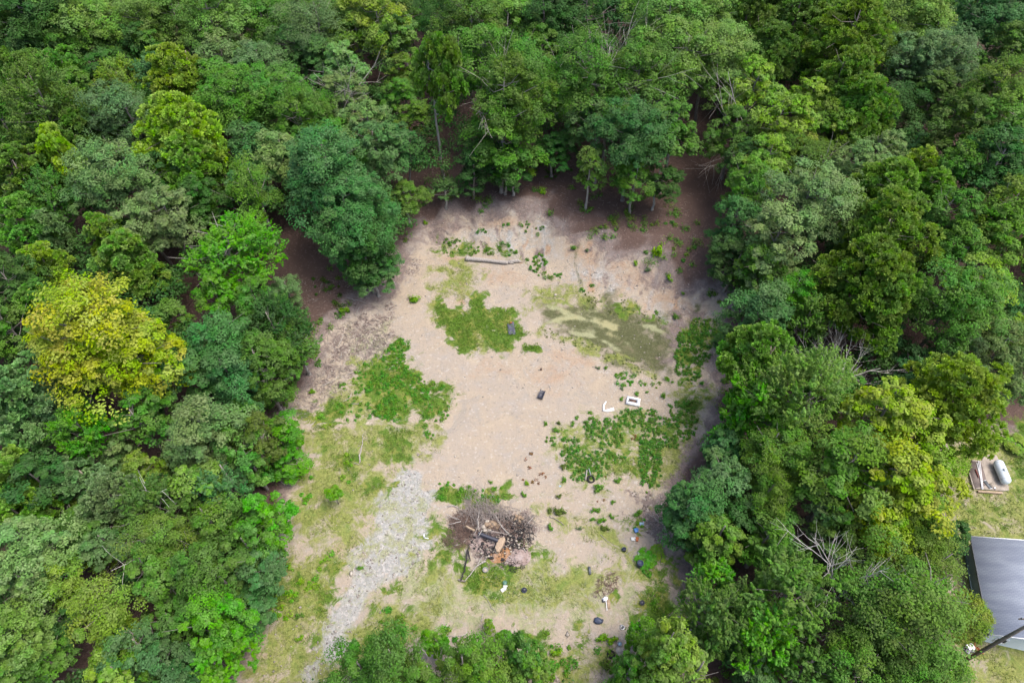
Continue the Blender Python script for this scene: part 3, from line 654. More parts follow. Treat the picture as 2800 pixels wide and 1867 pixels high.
def crown_mesh(name, style, size, full, seed):
    rng = np.random.default_rng(seed); c, rc, R, H, zc, Vz = clumps(style, size, full, rng); K = len(c)
    out = (c - np.array([0, 0, zc - .35 * Vz])) / np.array([R, R, Vz]); out /= np.linalg.norm(out, axis=1, keepdims=True) + 1e-9
    T_ = {'oak': 13, 'maple': 14, 'pine': 15, 'fine': 12}[style]
    nl = {'oak': 32, 'maple': 27, 'pine': 24, 'fine': 34}[style]
    # tufts on the upper / outer side of each clump
    d = rng.normal(size=(K, T_, 3)); d /= np.linalg.norm(d, axis=-1, keepdims=True)
    d = d + .55 * out[:, None, :] + np.array([0, 0, .45]); d /= np.linalg.norm(d, axis=-1, keepdims=True)
    flat = np.array([1, 1, .72])
    tp = c[:, None, :] + d * rc[:, None, None] * flat * rng.uniform(.7, 1.08, (K, T_, 1))
    tr = (rc[:, None] * {'oak': .36, 'maple': .30, 'pine': .34, 'fine': .5}[style] * rng.uniform(.7, 1.3, (K, T_)))
    cvar = rng.random(K)[:, None] * np.ones((K, T_)); tvar = rng.random((K, T_))
    tp = tp.reshape(-1, 3); td = d.reshape(-1, 3); tr = tr.ravel(); Tn = len(tp)
    e = rng.normal(size=(Tn, nl, 3)); e /= np.linalg.norm(e, axis=-1, keepdims=True)
    if style == 'pine':      # bottle-brush tufts of needles
        e = e + .7 * td[:, None, :] + np.array([0, 0, .5]); e /= np.linalg.norm(e, axis=-1, keepdims=True)
        p = tp[:, None, :] + e * tr[:, None, None] * rng.uniform(.45, .85, (Tn, nl, 1))
        p = p.reshape(-1, 3); e = e.reshape(-1, 3); k = len(p)
        side = np.cross(e, rng.normal(size=(k, 3))); side /= np.linalg.norm(side, axis=1, keepdims=True) + 1e-9
        L = (.22 if size != 'S' else .17) * rng.uniform(.7, 1.2, (k, 1)); Wd = .055
        V = np.stack([p - e * L - side * Wd, p - e * L + side * Wd, p + e * L * .8 + side * Wd * 1.3, p + e * L * .8 - side * Wd * 1.3], 1).reshape(-1, 3)
        F = np.arange(4 * k).reshape(-1, 4)
    elif style == 'maple':   # shoots: leaves strung along short upright twigs
        sd_ = td + np.array([0, 0, .5]) + rng.normal(size=td.shape) * .3; sd_ /= np.linalg.norm(sd_, axis=1, keepdims=True)
        u = np.tile(np.linspace(-.8, 1.9, nl), (Tn, 1))[..., None]
        p = tp[:, None, :] + sd_[:, None, :] * u * tr[:, None, None] + e * (tr[:, None, None] * (.55 - .22 * u))
        nn = sd_[:, None, :] * .4 + e * .7 + np.array([0, 0, .55]); p = p.reshape(-1, 3); k = len(p)
        s = {'XL': .125, 'L': .12, 'M': .108, 'S': .09}[size]
        V, F = quads_from(p, nn.reshape(-1, 3), s * rng.uniform(.7, 1.35, k), s * .62, rng)
    else:
        q = e * rng.uniform(.35, 1.0, (Tn, nl, 1))
        p = tp[:, None, :] + q * tr[:, None, None] * np.array([1, 1, .7]) * 1.15
        nn = e * .55 + td[:, None, :] * .35 + np.array([0, 0, .6]) + rng.normal(size=e.shape) * .22
        p = p.reshape(-1, 3); k = len(p)
        s = {'oak': {'XL': .112, 'L': .130, 'M': .118, 'S': .095}, 'fine': {'XL': .105, 'L': .10, 'M': .09, 'S': .075}}[style][size]
        if style == 'fine': p = p + rng.normal(size=p.shape) * .12 * R * .2
        V, F = quads_from(p, nn.reshape(-1, 3), s * rng.uniform(.65, 1.4, k), s * .6, rng)
    hgt = np.clip((p[:, 2] - (zc - Vz)) / (2 * Vz), 0, 1)
    a = np.stack([np.clip(.5 * rng.random(k) + .5 * np.repeat(tvar.ravel(), nl), 0, 1), np.repeat(cvar.ravel(), nl), np.repeat(rng.random(Tn), nl), np.ones(k)], -1)
    return mesh_np(name, V, F, M['leaf'], False, {"leafvar": np.repeat(a, 4, 0)}), (c, rc, R, H, zc, Vz)
def trunk_mesh(name, info, style, seed):
    rng = np.random.default_rng(seed + 500); c, rc, R, H, zc, Vz = info; mb = MB()
    r0 = .045 * R + .06; top = np.array([rng.normal() * .1 * R, rng.normal() * .1 * R, H * .9])
    k = 7; t = np.linspace(0, 1, k); ax = np.outer(t, top); ax[1:-1, :2] += rng.normal(size=(k - 2, 2)) * .03 * R; ax[0, 2] = -.3
    mb.tube(ax, r0 * (1 - .85 * t) + .02, 7)
    mb.tube([ax[0] + [0, 0, .1], ax[0] + [0, 0, .45], ax[0] + [0, 0, 1.0]], [r0 * 1.6, r0 * 1.25, r0 * 1.02], 8)
    idx = rng.permutation(len(c))[:{'L': 26, 'M': 17, 'S': 9}.get('L' if R > 4 else 'M' if R > 2.5 else 'S')]
    for i in idx:
        e = c[i]; zb = max(.18 * H, min(e[2] - (.35 if style != 'pine' else .12) * np.hypot(e[0], e[1]) - .3, H * .82)); f = zb / (H * .9)
        s = np.array([np.interp(f, t, ax[:, 0]), np.interp(f, t, ax[:, 1]), zb]); m_ = (s + e) / 2 + rng.normal(size=3) * .06 * R + [0, 0, -.05 * R]
        rr = r0 * .42 * (1 - f * .6); mb.tube([s, m_, e, e + (e - m_) * .35], [rr, rr * .7, rr * .42, .012], 5, False)
    return mesh_np(name, np.concatenate(mb.V), [mb.Q, mb.T3], M['pinebark' if style == 'pine' else 'bark'], True)

LIB = {}
def get_lib(style, size, full, v):
    key = (style, size, full, v)
    if key not in LIB:
        seed = abs(hash((style == 'oak', style == 'pine', style == 'fine', ord(size), full, v))) % 100000
        seed = {'oak': 1, 'maple': 2, 'pine': 3, 'fine': 4}[style] * 1000 + ord(size[-1]) * 10 + len(size)*500 + int(full) * 5 + v
        cm, info = crown_mesh("crown_" + style, style, size, full, seed); LIB[key] = (cm, trunk_mesh("trunk_" + style, info, style, seed), info)
    return LIB[key]
NV = 5
COL = {'mid': (.098, .205, .036), 'pale': (.160, .275, .058), 'sage': (.165, .255, .082), 'blue': (.082, .178, .056), 'bright': (.105, .270, .028),
       'lime': (.195, .300, .045), 'yellow': (.30, .35, .036), 'dark': (.056, .130, .032), 'olive': (.125, .215, .036), 'olivedk': (.092, .165, .033),
       'pinelime': (.185, .275, .036), 'greyblue': (.128, .215, .080), 'ylime': (.225, .310, .034)}
AL = {'yellow': .74, 'ylime': .78, 'lime': .85, 'sage': .88, 'olive': .88}
WORD = {'mid': 'mid-green', 'pale': 'light green', 'sage': 'sage green', 'blue': 'blue-green', 'bright': 'bright green', 'lime': 'lime green', 'yellow': 'golden yellow',
        'dark': 'dark green', 'olive': 'olive green', 'olivedk': 'dark olive', 'pinelime': 'yellow-green', 'greyblue': 'grey-green', 'ylime': 'yellowish green'}
# (fx, fy, r, style, colour) in the first-view pixels; optional base=(bx,by)
TREES = """
60 55 85 oak dark;190 38 78 oak pale;150 100 60 oak mid;229 80 66 oak pale;322 66 66 oak pale;407 56 58 oak pale;500 66 80 oak pale;536 16 66 oak pale;440 8 66 oak pale
290 10 60 oak pale;18 90 58 pine olivedk;64 92 58 oak dark;21 160 52 pine olive;89 168 56 pine olivedk;157 175 56 pine mid;171 95 58 oak dark;314 120 55 oak dark;357 128 48 oak mid
607 71 60 oak mid;600 20 60 oak dark;660 40 50 oak mid;732 71 74 fine greyblue;680 128 52 oak blue;740 140 50 oak blue;815 40 58 oak mid;304 186 46 maple lime;214 216 38 maple bright;282 212 50 maple lime
411 176 72 pine pinelime;500 215 60 oak mid;554 240 74 oak mid;518 155 58 oak sage;590 168 60 oak greyblue;89 250 92 maple mid;32 310 56 maple mid;150 270 60 maple olive;297 282 70 oak greyblue
421 300 92 pine pinelime;440 395 70 pine olive;200 300 58 pine olivedk;157 352 40 pine pinelime 228 505;293 400 82 oak sage;370 430 60 oak dark;393 505 68 oak sage;343 515 60 oak sage;607 350 60 oak blue
697 300 70 oak mid;643 360 58 oak sage;661 225 68 oak mid;786 165 56 oak sage;804 232 60 oak sage;725 250 52 oak mid;768 405 96 oak blue;850 300 60 oak sage;615 435 42 fine olive 642 575
54 411 68 pine mid;125 470 58 maple mid;36 518 58 pine mid;107 530 44 pine greyblue;250 530 54 pine olive;535 565 98 maple bright 560 690;470 460 55 oak dark;560 440 50 oak blue
867 54 74 oak lime;917 105 52 oak pale;820 100 60 oak pale;972 190 56 pine olive 1020 415;1078 75 74 oak mid;1167 62 54 oak pale;1120 150 84 oak mid;1196 178 66 oak mid;1110 240 80 oak mid 1152 430
1150 300 70 oak mid;1085 380 44 oak dark;1030 18 58 fine dark;1256 52 66 oak dark;1185 8 60 oak pale;1240 130 50 oak mid;1345 26 70 oak dark;1290 90 50 oak dark;1345 190 84 oak mid 1360 380;1310 240 60 oak mid
1400 250 60 oak mid;1470 205 84 oak mid;1542 54 82 oak pale;1565 155 88 oak pale;1488 43 60 oak pale;1453 310 76 oak blue;1380 300 55 oak blue;1542 300 70 oak mid;1335 390 34 oak mid 1345 480;1435 404 46 oak mid 1446 490
1524 418 46 oak dark 1498 482;1203 386 36 fine olive 1180 448;1020 440 34 maple blue 1025 478;935 450 44 oak mid 940 510;930 340 46 oak blue;860 340 60 oak blue;800 480 84 oak blue;860 450 60 oak blue 850 585
835 560 60 oak dark;850 630 50 oak blue 870 680;1160 370 50 oak dark;1270 340 46 oak dark;1620 60 70 oak pale;1630 145 78 oak pale
1726 28 78 pine olivedk;1834 20 80 pine olivedk;1740 105 64 pine olivedk;1941 85 90 pine olive;1926 175 76 pine olive;1987 243 72 pine olive;2084 40 80 oak pale;2084 154 66 oak greyblue;2184 158 68 oak greyblue
2140 90 60 oak pale;2227 52 60 oak blue;2298 70 66 oak blue;2334 130 60 oak mid;2280 20 60 oak blue;2280 228 74 oak olive;2227 290 66 oak olivedk;2316 300 70 oak olive;1723 221 64 oak lime;1855 243 52 oak lime
1780 300 66 oak lime;1826 340 52 oak lime;1934 325 50 oak lime;1880 300 50 oak olive;1700 160 50 oak mid;1712 425 52 oak mid;2012 357 48 oak sage;1969 390 58 oak sage;1844 464 84 oak sage;1760 380 56 oak lime;1690 300 50 oak mid
2112 380 46 pine lime;2130 440 50 pine olive;2030 440 76 pine olive;2040 540 96 pine olive;1990 640 96 pine olive;1690 505 46 oak blue;1690 590 48 oak dark;1712 386 44 oak dark;1632 432 18 pine lime
2191 393 58 oak mid;2280 390 76 oak dark;2155 500 66 oak mid;2300 500 74 oak olive;2102 339 34 oak blue;1780 555 76 oak sage;1740 620 50 oak mid;1745 715 64 oak blue;1819 675 54 fine bright;1850 740 50 maple olive
1658 790 22 oak dark;2185 700 88 oak mid;2235 690 74 oak lime;2184 797 52 oak greyblue;2298 808 58 oak sage;2200 905 98 pine pinelime;1755 826 78 pine olive;1851 915 104 maple pale;1760 950 70 maple bright;1690 960 50 maple bright
2023 960 96 oak ylime;1762 1030 74 fine olive;1655 1035 42 oak blue;2280 555 66 oak olive;2209 593 58 oak mid;2030 775 38 oak blue;1922 850 32 maple lime;2084 847 44 oak blue;2338 850 46 oak sage;2336 1022 28 oak lime
1576 1165 64 oak blue;1666 1090 56 oak blue;1762 1140 60 fine olive;1941 1080 100 oak olive;2048 1110 104 oak ylime;2110 1085 66 oak ylime;2084 1180 70 oak lime;1869 1180 52 maple sage;1648 1230 54 oak olive;1755 1240 54 oak mid
2184 1240 40 oak dark;2005 1230 66 oak ylime;2100 1370 110 fine olive;2140 1290 70 fine olive;2012 1437 92 fine olivedk;1816 1350 90 maple mid;1790 1450 70 maple bright;1650 1400 74 maple mid;1650 1320 50 maple bright;2215 1415 48 fine lime
1533 1478 54 oak lime;1600 1537 64 oak pale;1726 1552 46 oak blue;1855 1526 60 maple mid;1976 1544 70 fine olive;2165 1526 60 fine mid;2080 1520 70 fine olive;1590 1215 50 oak mid;1700 1180 50 oak dark;1900 1270 56 oak olivedk
205 790 132 oak yellow;330 825 82 oak ylime;107 608 50 pine pinelime;100 700 46 pine mid
36 665 58 oak dark;24 754 64 oak mid;268 590 62 pine olive;310 650 56 pine olive 352 725;495 683 52 oak bright;411 725 38 oak mid;590 693 54 oak mid;500 780 70 oak blue;440 850 60 oak blue;530 860 62 oak blue;625 754 64 maple dark
697 785 54 maple mid 710 860;600 843 66 oak mid;332 976 62 oak mid;465 975 80 oak sage;547 961 42 oak bright;30 925 88 pine greyblue;125 945 62 pine greyblue;200 986 66 maple bright;590 1004 56 oak olivedk;650 1002 42 oak bright
268 1047 42 oak sage;661 670 34 fine greyblue;21 1097 56 pine olive;36 1172 52 pine olive;96 1100 58 oak dark;186 1104 48 pine greyblue;257 1140 60 pine greyblue;257 1062 38 oak sage;339 1087 44 oak lime;447 1126 58 oak pale
529 1097 56 maple blue;572 1052 52 oak mid;645 1060 40 oak bright;322 1133 26 oak lime;189 1180 30 maple lime;379 1237 66 fine olive;482 1194 58 fine olive;600 1187 56 oak bright;247 1251 50 oak greyblue
64 1270 82 oak sage;80 1340 66 oak sage;168 1330 54 fine lime;243 1305 30 maple lime;343 1312 58 oak mid;500 1310 72 oak mid;407 1340 44 oak sage;590 1312 54 oak blue;572 1258 54 oak mid;250 1400 62 fine lime;260 1470 46 fine lime
329 1483 58 oak blue;475 1440 72 oak bright;490 1510 64 maple bright;565 1401 58 oak blue;43 1470 72 oak pale;118 1508 48 oak mid;279 1544 60 oak lime;143 1419 46 oak dark;393 1419 50 oak mid;380 1520 50 oak blue;30 1545 56 oak mid
420 1545 46 oak blue;830 1535 60 fine mid;905 1515 62 fine mid;980 1545 54 fine olive;1060 1530 54 fine olive;1130 1540 56 fine olive;1210 1512 46 oak mid;1225 1545 46 oak olive;870 1580 60 fine mid;1470 1452 34 oak bright;1500 1525 50 oak mid
1006 1478 30 oak bright;1160 1460 22 oak bright;1125 1440 14 oak lime;1492 1285 24 oak bright;1508 1268 16 oak lime;1440 1545 40 oak mid
"""
def parse_trees():
    L = []
    for ln in TREES.replace("\n", ";").split(";"):
        f = ln.split()
        if not f: continue
        L.append((float(f[0]), float(f[1]), float(f[2]), f[3], f[4], (float(f[5]), float(f[6])) if len(f) > 5 else None))
    return L
placed = []      # dicts with all placed trees
def barren(x, y): return float(max(sdf(np.array([x]), np.array([y]), BARE)[0], sdf(np.array([x]), np.array([y]), BARE2)[0]))
def openness(x, y): return float(max(sdf(np.array([x]), np.array([y]), OPEN)[0], sdf(np.array([x]), np.array([y]), YARD)[0]))
def solve_tree(fx, fy, r, style, base):
    px, py, rp = fx * S, fy * S, r * S
    cz = .66 if style != 'pine' else .70
    if base:
        g = ghit(base[0] * S, base[1] * S); x, y = g[0], g[1]
        # height of the crown centre from the ray that passes nearest above the base
        d = ray(px, py); t = math.hypot(x, y) / math.hypot(d[0], d[1]); zc = CAMH + t * d[2]; Rw = rp * t / FPX
        H = max((zc - g[2]) / cz, 2.5); return x, y, g[2], Rw, H
    best = None
    for k in range(14):
        for mul in ((1.0,) if k == 0 else (1 - .06 * k, 1 + .06 * k)):
            H = 9.0; z = 0
            for _ in range(6):
                p = atz(px, py, z + cz * H); z = float(HH(p[0], p[1])); Zd = (np.array([p[0], p[1], p[2] - CAMH]) @ _F); Rw = rp * Zd / FPX
                H = float(np.clip(2.2 * Rw + (.8 * Rw + 3.2) * float(smooth(.8, 2.4, Rw)), 1.2, 20)) * mul
            op = max(openness(p[0], p[1]), barren(p[0], p[1]) - .5)
            if op < .3: return p[0], p[1], z, Rw, H
            if best is None or op < best[0]: best = (op, (p[0], p[1], z, Rw, H))
    return best[1]
def add_tree(x, y, z, Rw, H, style, col, rng, hero=True, bare=False):
    size = 'XL' if Rw > 6.3 else 'L' if Rw > 4.1 else 'M' if Rw > 2.4 else 'S'
    full = (not bare) if style == 'pine' else (-openness(x, y) < 6.5 and not bare)
    v = int(rng.integers(NV if hero else 2)); cm, tm, info = get_lib(style, size, full, v)
    R0, H0 = SIZES[size]
    nm = 'pine_tree' if style == 'pine' else 'young_tree' if not hero else 'broadleaf_tree' if H > 5.0 else 'shrub'
    root = empty(nm, (x, y, z), rng.random() * 6.28)
    sxy = Rw / R0 * 1.08; root.scale = (sxy, sxy * rng.uniform(.9, 1.1), H / H0)
    cr = link('crown', cm, root); tk = link('trunk', tm, root)
    if bare: tk.material_slots[0].link = 'OBJECT'; tk.material_slots[0].material = M['palebark']
    j = rng.uniform(.9, 1.12); c = np.array(COL[col]) * j * (1 + rng.normal(size=3) * .05)
    if style == 'pine': c = c * 1.42
    cr.color = tuple(np.clip(c, 0, 1)) + (AL.get(col, .94),)
    cr.rotation_euler = tuple(rng.normal(size=2) * .07) + (0,)
    fx, fy, Zd = proj(x, y, z + .66 * H)
    placed.append(dict(o=root, x=x, y=y, z=z, R=Rw, H=H, style=style, col=col, px=fx, py=fy, hero=hero, kind=nm))
    return root
def grow_forest():
    rng = np.random.default_rng(21)
    for fx, fy, r, st, col, base in parse_trees():
        x, y, z, Rw, H = solve_tree(fx, fy, r, st, base); t_ = add_tree(x, y, z, Rw, H, st, col, rng, True, base is not None)
        if (fx, fy) == (1632, 432):      # too small to be a pine of its own: left out
            placed.pop()
            for c_ in list(t_.children) + [t_]: bpy.data.objects.remove(c_)
    # younger trees standing in the gaps of the wood
    P = np.array([(t['x'], t['y'], t['R']) for t in placed]); n = 0
    for _ in range(17000):
        y = rng.uniform(-6, 190); x = rng.uniform(-1, 1) * (66 + y * .72)
        px, py, _z = proj(x, y, 7.0)
        if not (-650 < px < 3450 and -260 < py < 2500): continue
        if openness(x, y) > -1.6 or barren(x, y) > -1.5: continue
        if openness(x, y) > -4.5 and x > 34: continue      # keep the yard edge by the tank and the house open
        d = np.hypot(P[:, 0] - x, P[:, 1] - y); Rw = rng.uniform(1.7, 3.1) * (1 + (y > 70) * .3)
        if (d < P[:, 2] * .50 + Rw * .62).any(): continue
        if fbm(np.array([x]), np.array([y]), 9.0, 90)[0] < .27: continue
        H = Rw * 2.2 + rng.uniform(2, 5); z = float(HH(x, y))
        st = rng.choice(['oak', 'oak', 'maple', 'fine']); col = rng.choice(['dark', 'mid', 'mid', 'blue', 'olivedk', 'olive'])
        P = np.vstack([P, (x, y, Rw)]); FILL.append((x, y, z, Rw, H, st, col))
    # the hundred that stand widest in the picture are trees of their own, the rest one mass of undergrowth
    def shown(q):
        fx, fy, Zd = proj(q[0], q[1], q[2] + .66 * q[4])
        gap = (np.hypot(Hm[:, 0] - q[0], Hm[:, 1] - q[1]) - Hm[:, 2] * .8).min()
        inn = 0 < fx < 2800 and 0 < fy < 1867
        return (q[3] / Zd * 100 + gap * .8) if inn else -99
    Hm = np.array([(t['x'], t['y'], t['R']) for t in placed])
    FILL.sort(key=shown, reverse=True)
    for q in FILL[:100]: add_tree(*q, rng, hero=False)
    rest = FILL[100:]; PP = []; NN = []; SS = []; CV = []
    for q in rest:
        x, y, z, Rw, H = q[:5]; H *= .8; k = 10; L = 85
        d = fib(k, rng, -.3); c = np.array([x, y, z + .6 * H]) + d * np.array([Rw, Rw, .38 * H]) * .62
        e = rng.normal(size=(k, L, 3)); e /= np.linalg.norm(e, axis=-1, keepdims=True); e[..., 2] = e[..., 2] * .6 + .3
        PP.append((c[:, None] + e * Rw * .42 * rng.uniform(.5, 1.1, (k, L, 1))).reshape(-1, 3)); NN.append((e + [0, 0, .6] + rng.normal(size=e.shape) * .3).reshape(-1, 3))
        CV.append(np.repeat(rng.random(k), L))
    P3 = np.concatenate(PP); k = len(P3); V, F = quads_from(P3, np.concatenate(NN), .17 * rng.uniform(.7, 1.4, k), .11, rng)
    a = np.stack([rng.random(k), np.concatenate(CV), rng.random(k), np.ones(k)], -1)
    o = link("undergrowth", mesh_np("undergrowth", V, F, M['leaf'], False, {"leafvar": np.repeat(a, 4, 0)})); o.color = (.060, .130, .032, .9)
    tag(o, "dark green undergrowth massed in the gaps between the forest trees", "undergrowth", kind='stuff')
    print("TREES", len(placed), "fill", len(FILL), "lib", len(LIB))
FILL = []
grow_forest()
# ------------------------------------------------------------------ things on the ground
def stick(label, cat, pts, rads, mat, lift=.06, name='fallen_branch', n=6, group=None, lifts=None):
    """one lying branch through photo points; pts = list of (tile, x, y)"""
    W = []
    for i, (t, a, b) in enumerate(pts):
        l = lifts[i] if lifts else lift; W.append(ghit(*T(t, a, b), l) + [0, 0, l])
    W = np.array(W); c = W.mean(0); mb = MB()
    # subdivide with a small wobble so that it is not ruler straight
    rng = np.random.default_rng(int(abs(W[0][0] * 97 + W[0][1] * 13)) % 9999); t = np.linspace(0, len(W) - 1, (len(W) - 1) * 4 + 1); i = np.arange(len(W))
    P = np.stack([np.interp(t, i, W[:, k]) for k in range(3)], -1); L = np.linalg.norm(W[-1] - W[0]); P[1:-1] += rng.normal(size=P[1:-1].shape) * [L * .012, L * .012, .01]
    R = np.interp(np.linspace(0, 1, len(P)), np.linspace(0, 1, len(rads)), rads); mb.tube(P - c, R, n)
    o = mb.build(name, mat, loc=c, smooth_=True); tag(o, label, cat, group); return o

def house():
    C0 = atz(2707, 1733, 2.35); A0 = atz(2645, 1464, 2.35); u = (A0 - C0)[:2]; L = float(np.linalg.norm(u)); u /= L
    ang = math.atan2(u[1], u[0]) - math.pi / 2 - math.radians(2); u = np.array([-math.sin(ang), math.cos(ang)]); v = np.array([u[1], -u[0]])
    gz = float(HH(C0[0] + 3, C0[1] + 3)); root = empty('house', (C0[0], C0[1], gz), ang)
    # local: x to the right (v), y away (u). eave line at x=0
    HW, ez, rz = 4.3, 2.35 - gz, 3.75 - gz; ov, gv = .38, .25
    w = MB(); X0, X1, Y0, Y1 = ov, 2 * HW - ov, gv, L - gv
    def wallz(x): return ez + (rz - ez) * (1 - abs(x - HW) / HW) - .08
    w.add([(X0, Y0, 0), (X1, Y0, 0), (X1, Y0, wallz(X1)), (HW, Y0, wallz(HW)), (X0, Y0, wallz(X0)), (X0, Y1, 0), (X1, Y1, 0), (X1, Y1, wallz(X1)), (HW, Y1, wallz(HW)), (X0, Y1, wallz(X0))],
          [(0, 1, 2, 3), (0, 3, 4), (6, 5, 9, 8), (6, 8, 7), (1, 6, 7, 2)])
    w.build('wall', M['wall'], root)
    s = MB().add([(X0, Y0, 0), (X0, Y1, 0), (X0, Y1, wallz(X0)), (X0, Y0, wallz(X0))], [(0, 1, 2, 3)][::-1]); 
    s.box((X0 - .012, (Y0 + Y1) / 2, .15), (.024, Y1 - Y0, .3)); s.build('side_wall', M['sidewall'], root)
    r = MB(); th = .09
    for sx in (0, 1):
        xa, xb = (0, HW) if sx == 0 else (2 * HW, HW)
        za, zb = ez, rz
        V = [(xa, 0, za), (xb, 0, zb), (xb, L, zb), (xa, L, za)]; V = V + [(x, y, z - th) for x, y, z in V]
        r.add(V, [(0, 1, 2, 3), (7, 6, 5, 4), (0, 3, 7, 4), (0, 4, 5, 1), (3, 2, 6, 7)])
    rf = r.build('roof', M['roof'], root)
    MB().tube([(HW, .02, rz + .015), (HW, L - .02, rz + .015)], .07, 6).build('ridge_cap', M['grey'], rf)
    tr = MB()
    for y in (-.03, L + .03):
        tr.tube([(0, y, ez - .04), (HW, y, rz - .04)], .055, 4); tr.tube([(2 * HW, y, ez - .04), (HW, y, rz - .04)], .055, 4)
    tr.build('gable_trim', M['trim'], rf)
    MB().box((-.04, L / 2, ez - .07), (.06, L, .12)).build('gutter', M['darkgrey'], rf)
    for x in (1.6, 5.6):
        f = MB(); zc = 1.05
        for dx, dz, sx, sz in ((0, .45, 1.0, .08), (0, -.45, 1.0, .08), (-.46, 0, .08, .82), (.46, 0, .08, .82)): f.box((x + dx, Y0 - .02, zc + dz), (sx, .06, sz))
        fo = f.build('window', M['trim'], root); MB().box((x, Y0 - .006, zc), (.84, .02, .82)).build('pane', M['glass'], fo)
    # low lean-to along the left wall
    tag(root, "pale house with a blue-grey gable roof at the right edge of the photo", "house")
    return root
house()

def utility_pole():
    b = ghit(2646, 1801); mb = MB(); root = empty('utility_pole', b)
    mb.tube([(0, 0, -.5), (0, 0, 3), (0, 0, 7), (0.02, 0, 11)], [.17, .16, .14, .11], 14); mb.build('pole', M['pole'], root, smooth_=True)
    MB().box((0, .16, 10.3), (2.4, .09, .12)).build('crossarm', M['pole'], root)
    for x in (-1.05, -.4, .4, 1.05): MB().lathe([(.03, 0), (.06, .03), (.04, .08), (.06, .12), (.03, .17)], 10, (x, .16, 10.36)).build('insulator', M['darkgrey'], root)
    g = MB().tube([(.145, -.05, 0), (.14, -.05, 3), (.125, -.05, 7)], .012, 5); g.build('ground_wire', M['darkgrey'], root)
    tag(root, "weathered wooden utility pole leaning across the view beside the house", "utility pole")
utility_pole()

def tank():
    a = atz(*T('P', 1290, 690), .62); b = atz(*T('P', 1385, 915), .62); c = (a + b) / 2; gz = float(HH(c[0], c[1])) + .12
    d = (b - a)[:2]; rz = math.atan2(d[1], d[0]); root = empty('propane_tank', (c[0], c[1], gz), rz); r, hl = .5, .98
    prof = [(.001, -hl - .42)] + [(r * math.sin(t), -hl - .42 * math.cos(t)) for t in np.linspace(.25, math.pi / 2, 7)] + [(r, -hl * .3), (r, hl * .3)] + [(r * math.sin(t), hl + .42 * math.cos(t)) for t in np.linspace(math.pi / 2, .25, 7)] + [(.001, hl + .42)]
    mb = MB().lathe(prof, 28); V = np.concatenate(mb.V); mb.V = [np.stack([V[:, 2], V[:, 1], V[:, 0] + .68], -1)]
    bd = mb.build('tank_body', M['tankwhite'], root, smooth_=True)
    w = MB()
    for x in (-hl * .98, hl * .98):
        q = MB().lathe([(r + .004, -.012), (r + .012, 0), (r + .004, .012)], 28); W = np.concatenate(q.V); q.V = [np.stack([W[:, 2] + x, W[:, 1], W[:, 0] + .68], -1)]; w.add(q.V[0], q.Q[:56])
    w.build('weld_seam', M['grey'], bd)
    MB().lathe([(.17, 0), (.17, .13), (.15, .18), (.08, .215), (.001, .22)], 20, (0.05, 0, 1.15)).build('valve_dome', M['tankwhite'], root, smooth_=True)
    MB().tube([(.05, -.17, 1.20), (.05, -.19, 1.28), (.05, -.10, 1.36)], .022, 6).build('hinge', M['darkgrey'], root)
    for x in (-.7, .7): MB().box((x, 0, .1), (.12, .62, .26), taper=.85).build('leg', M['grey'], root)
    tag(root, "long white propane tank lying on its legs on the concrete slab", "propane tank")
tank()

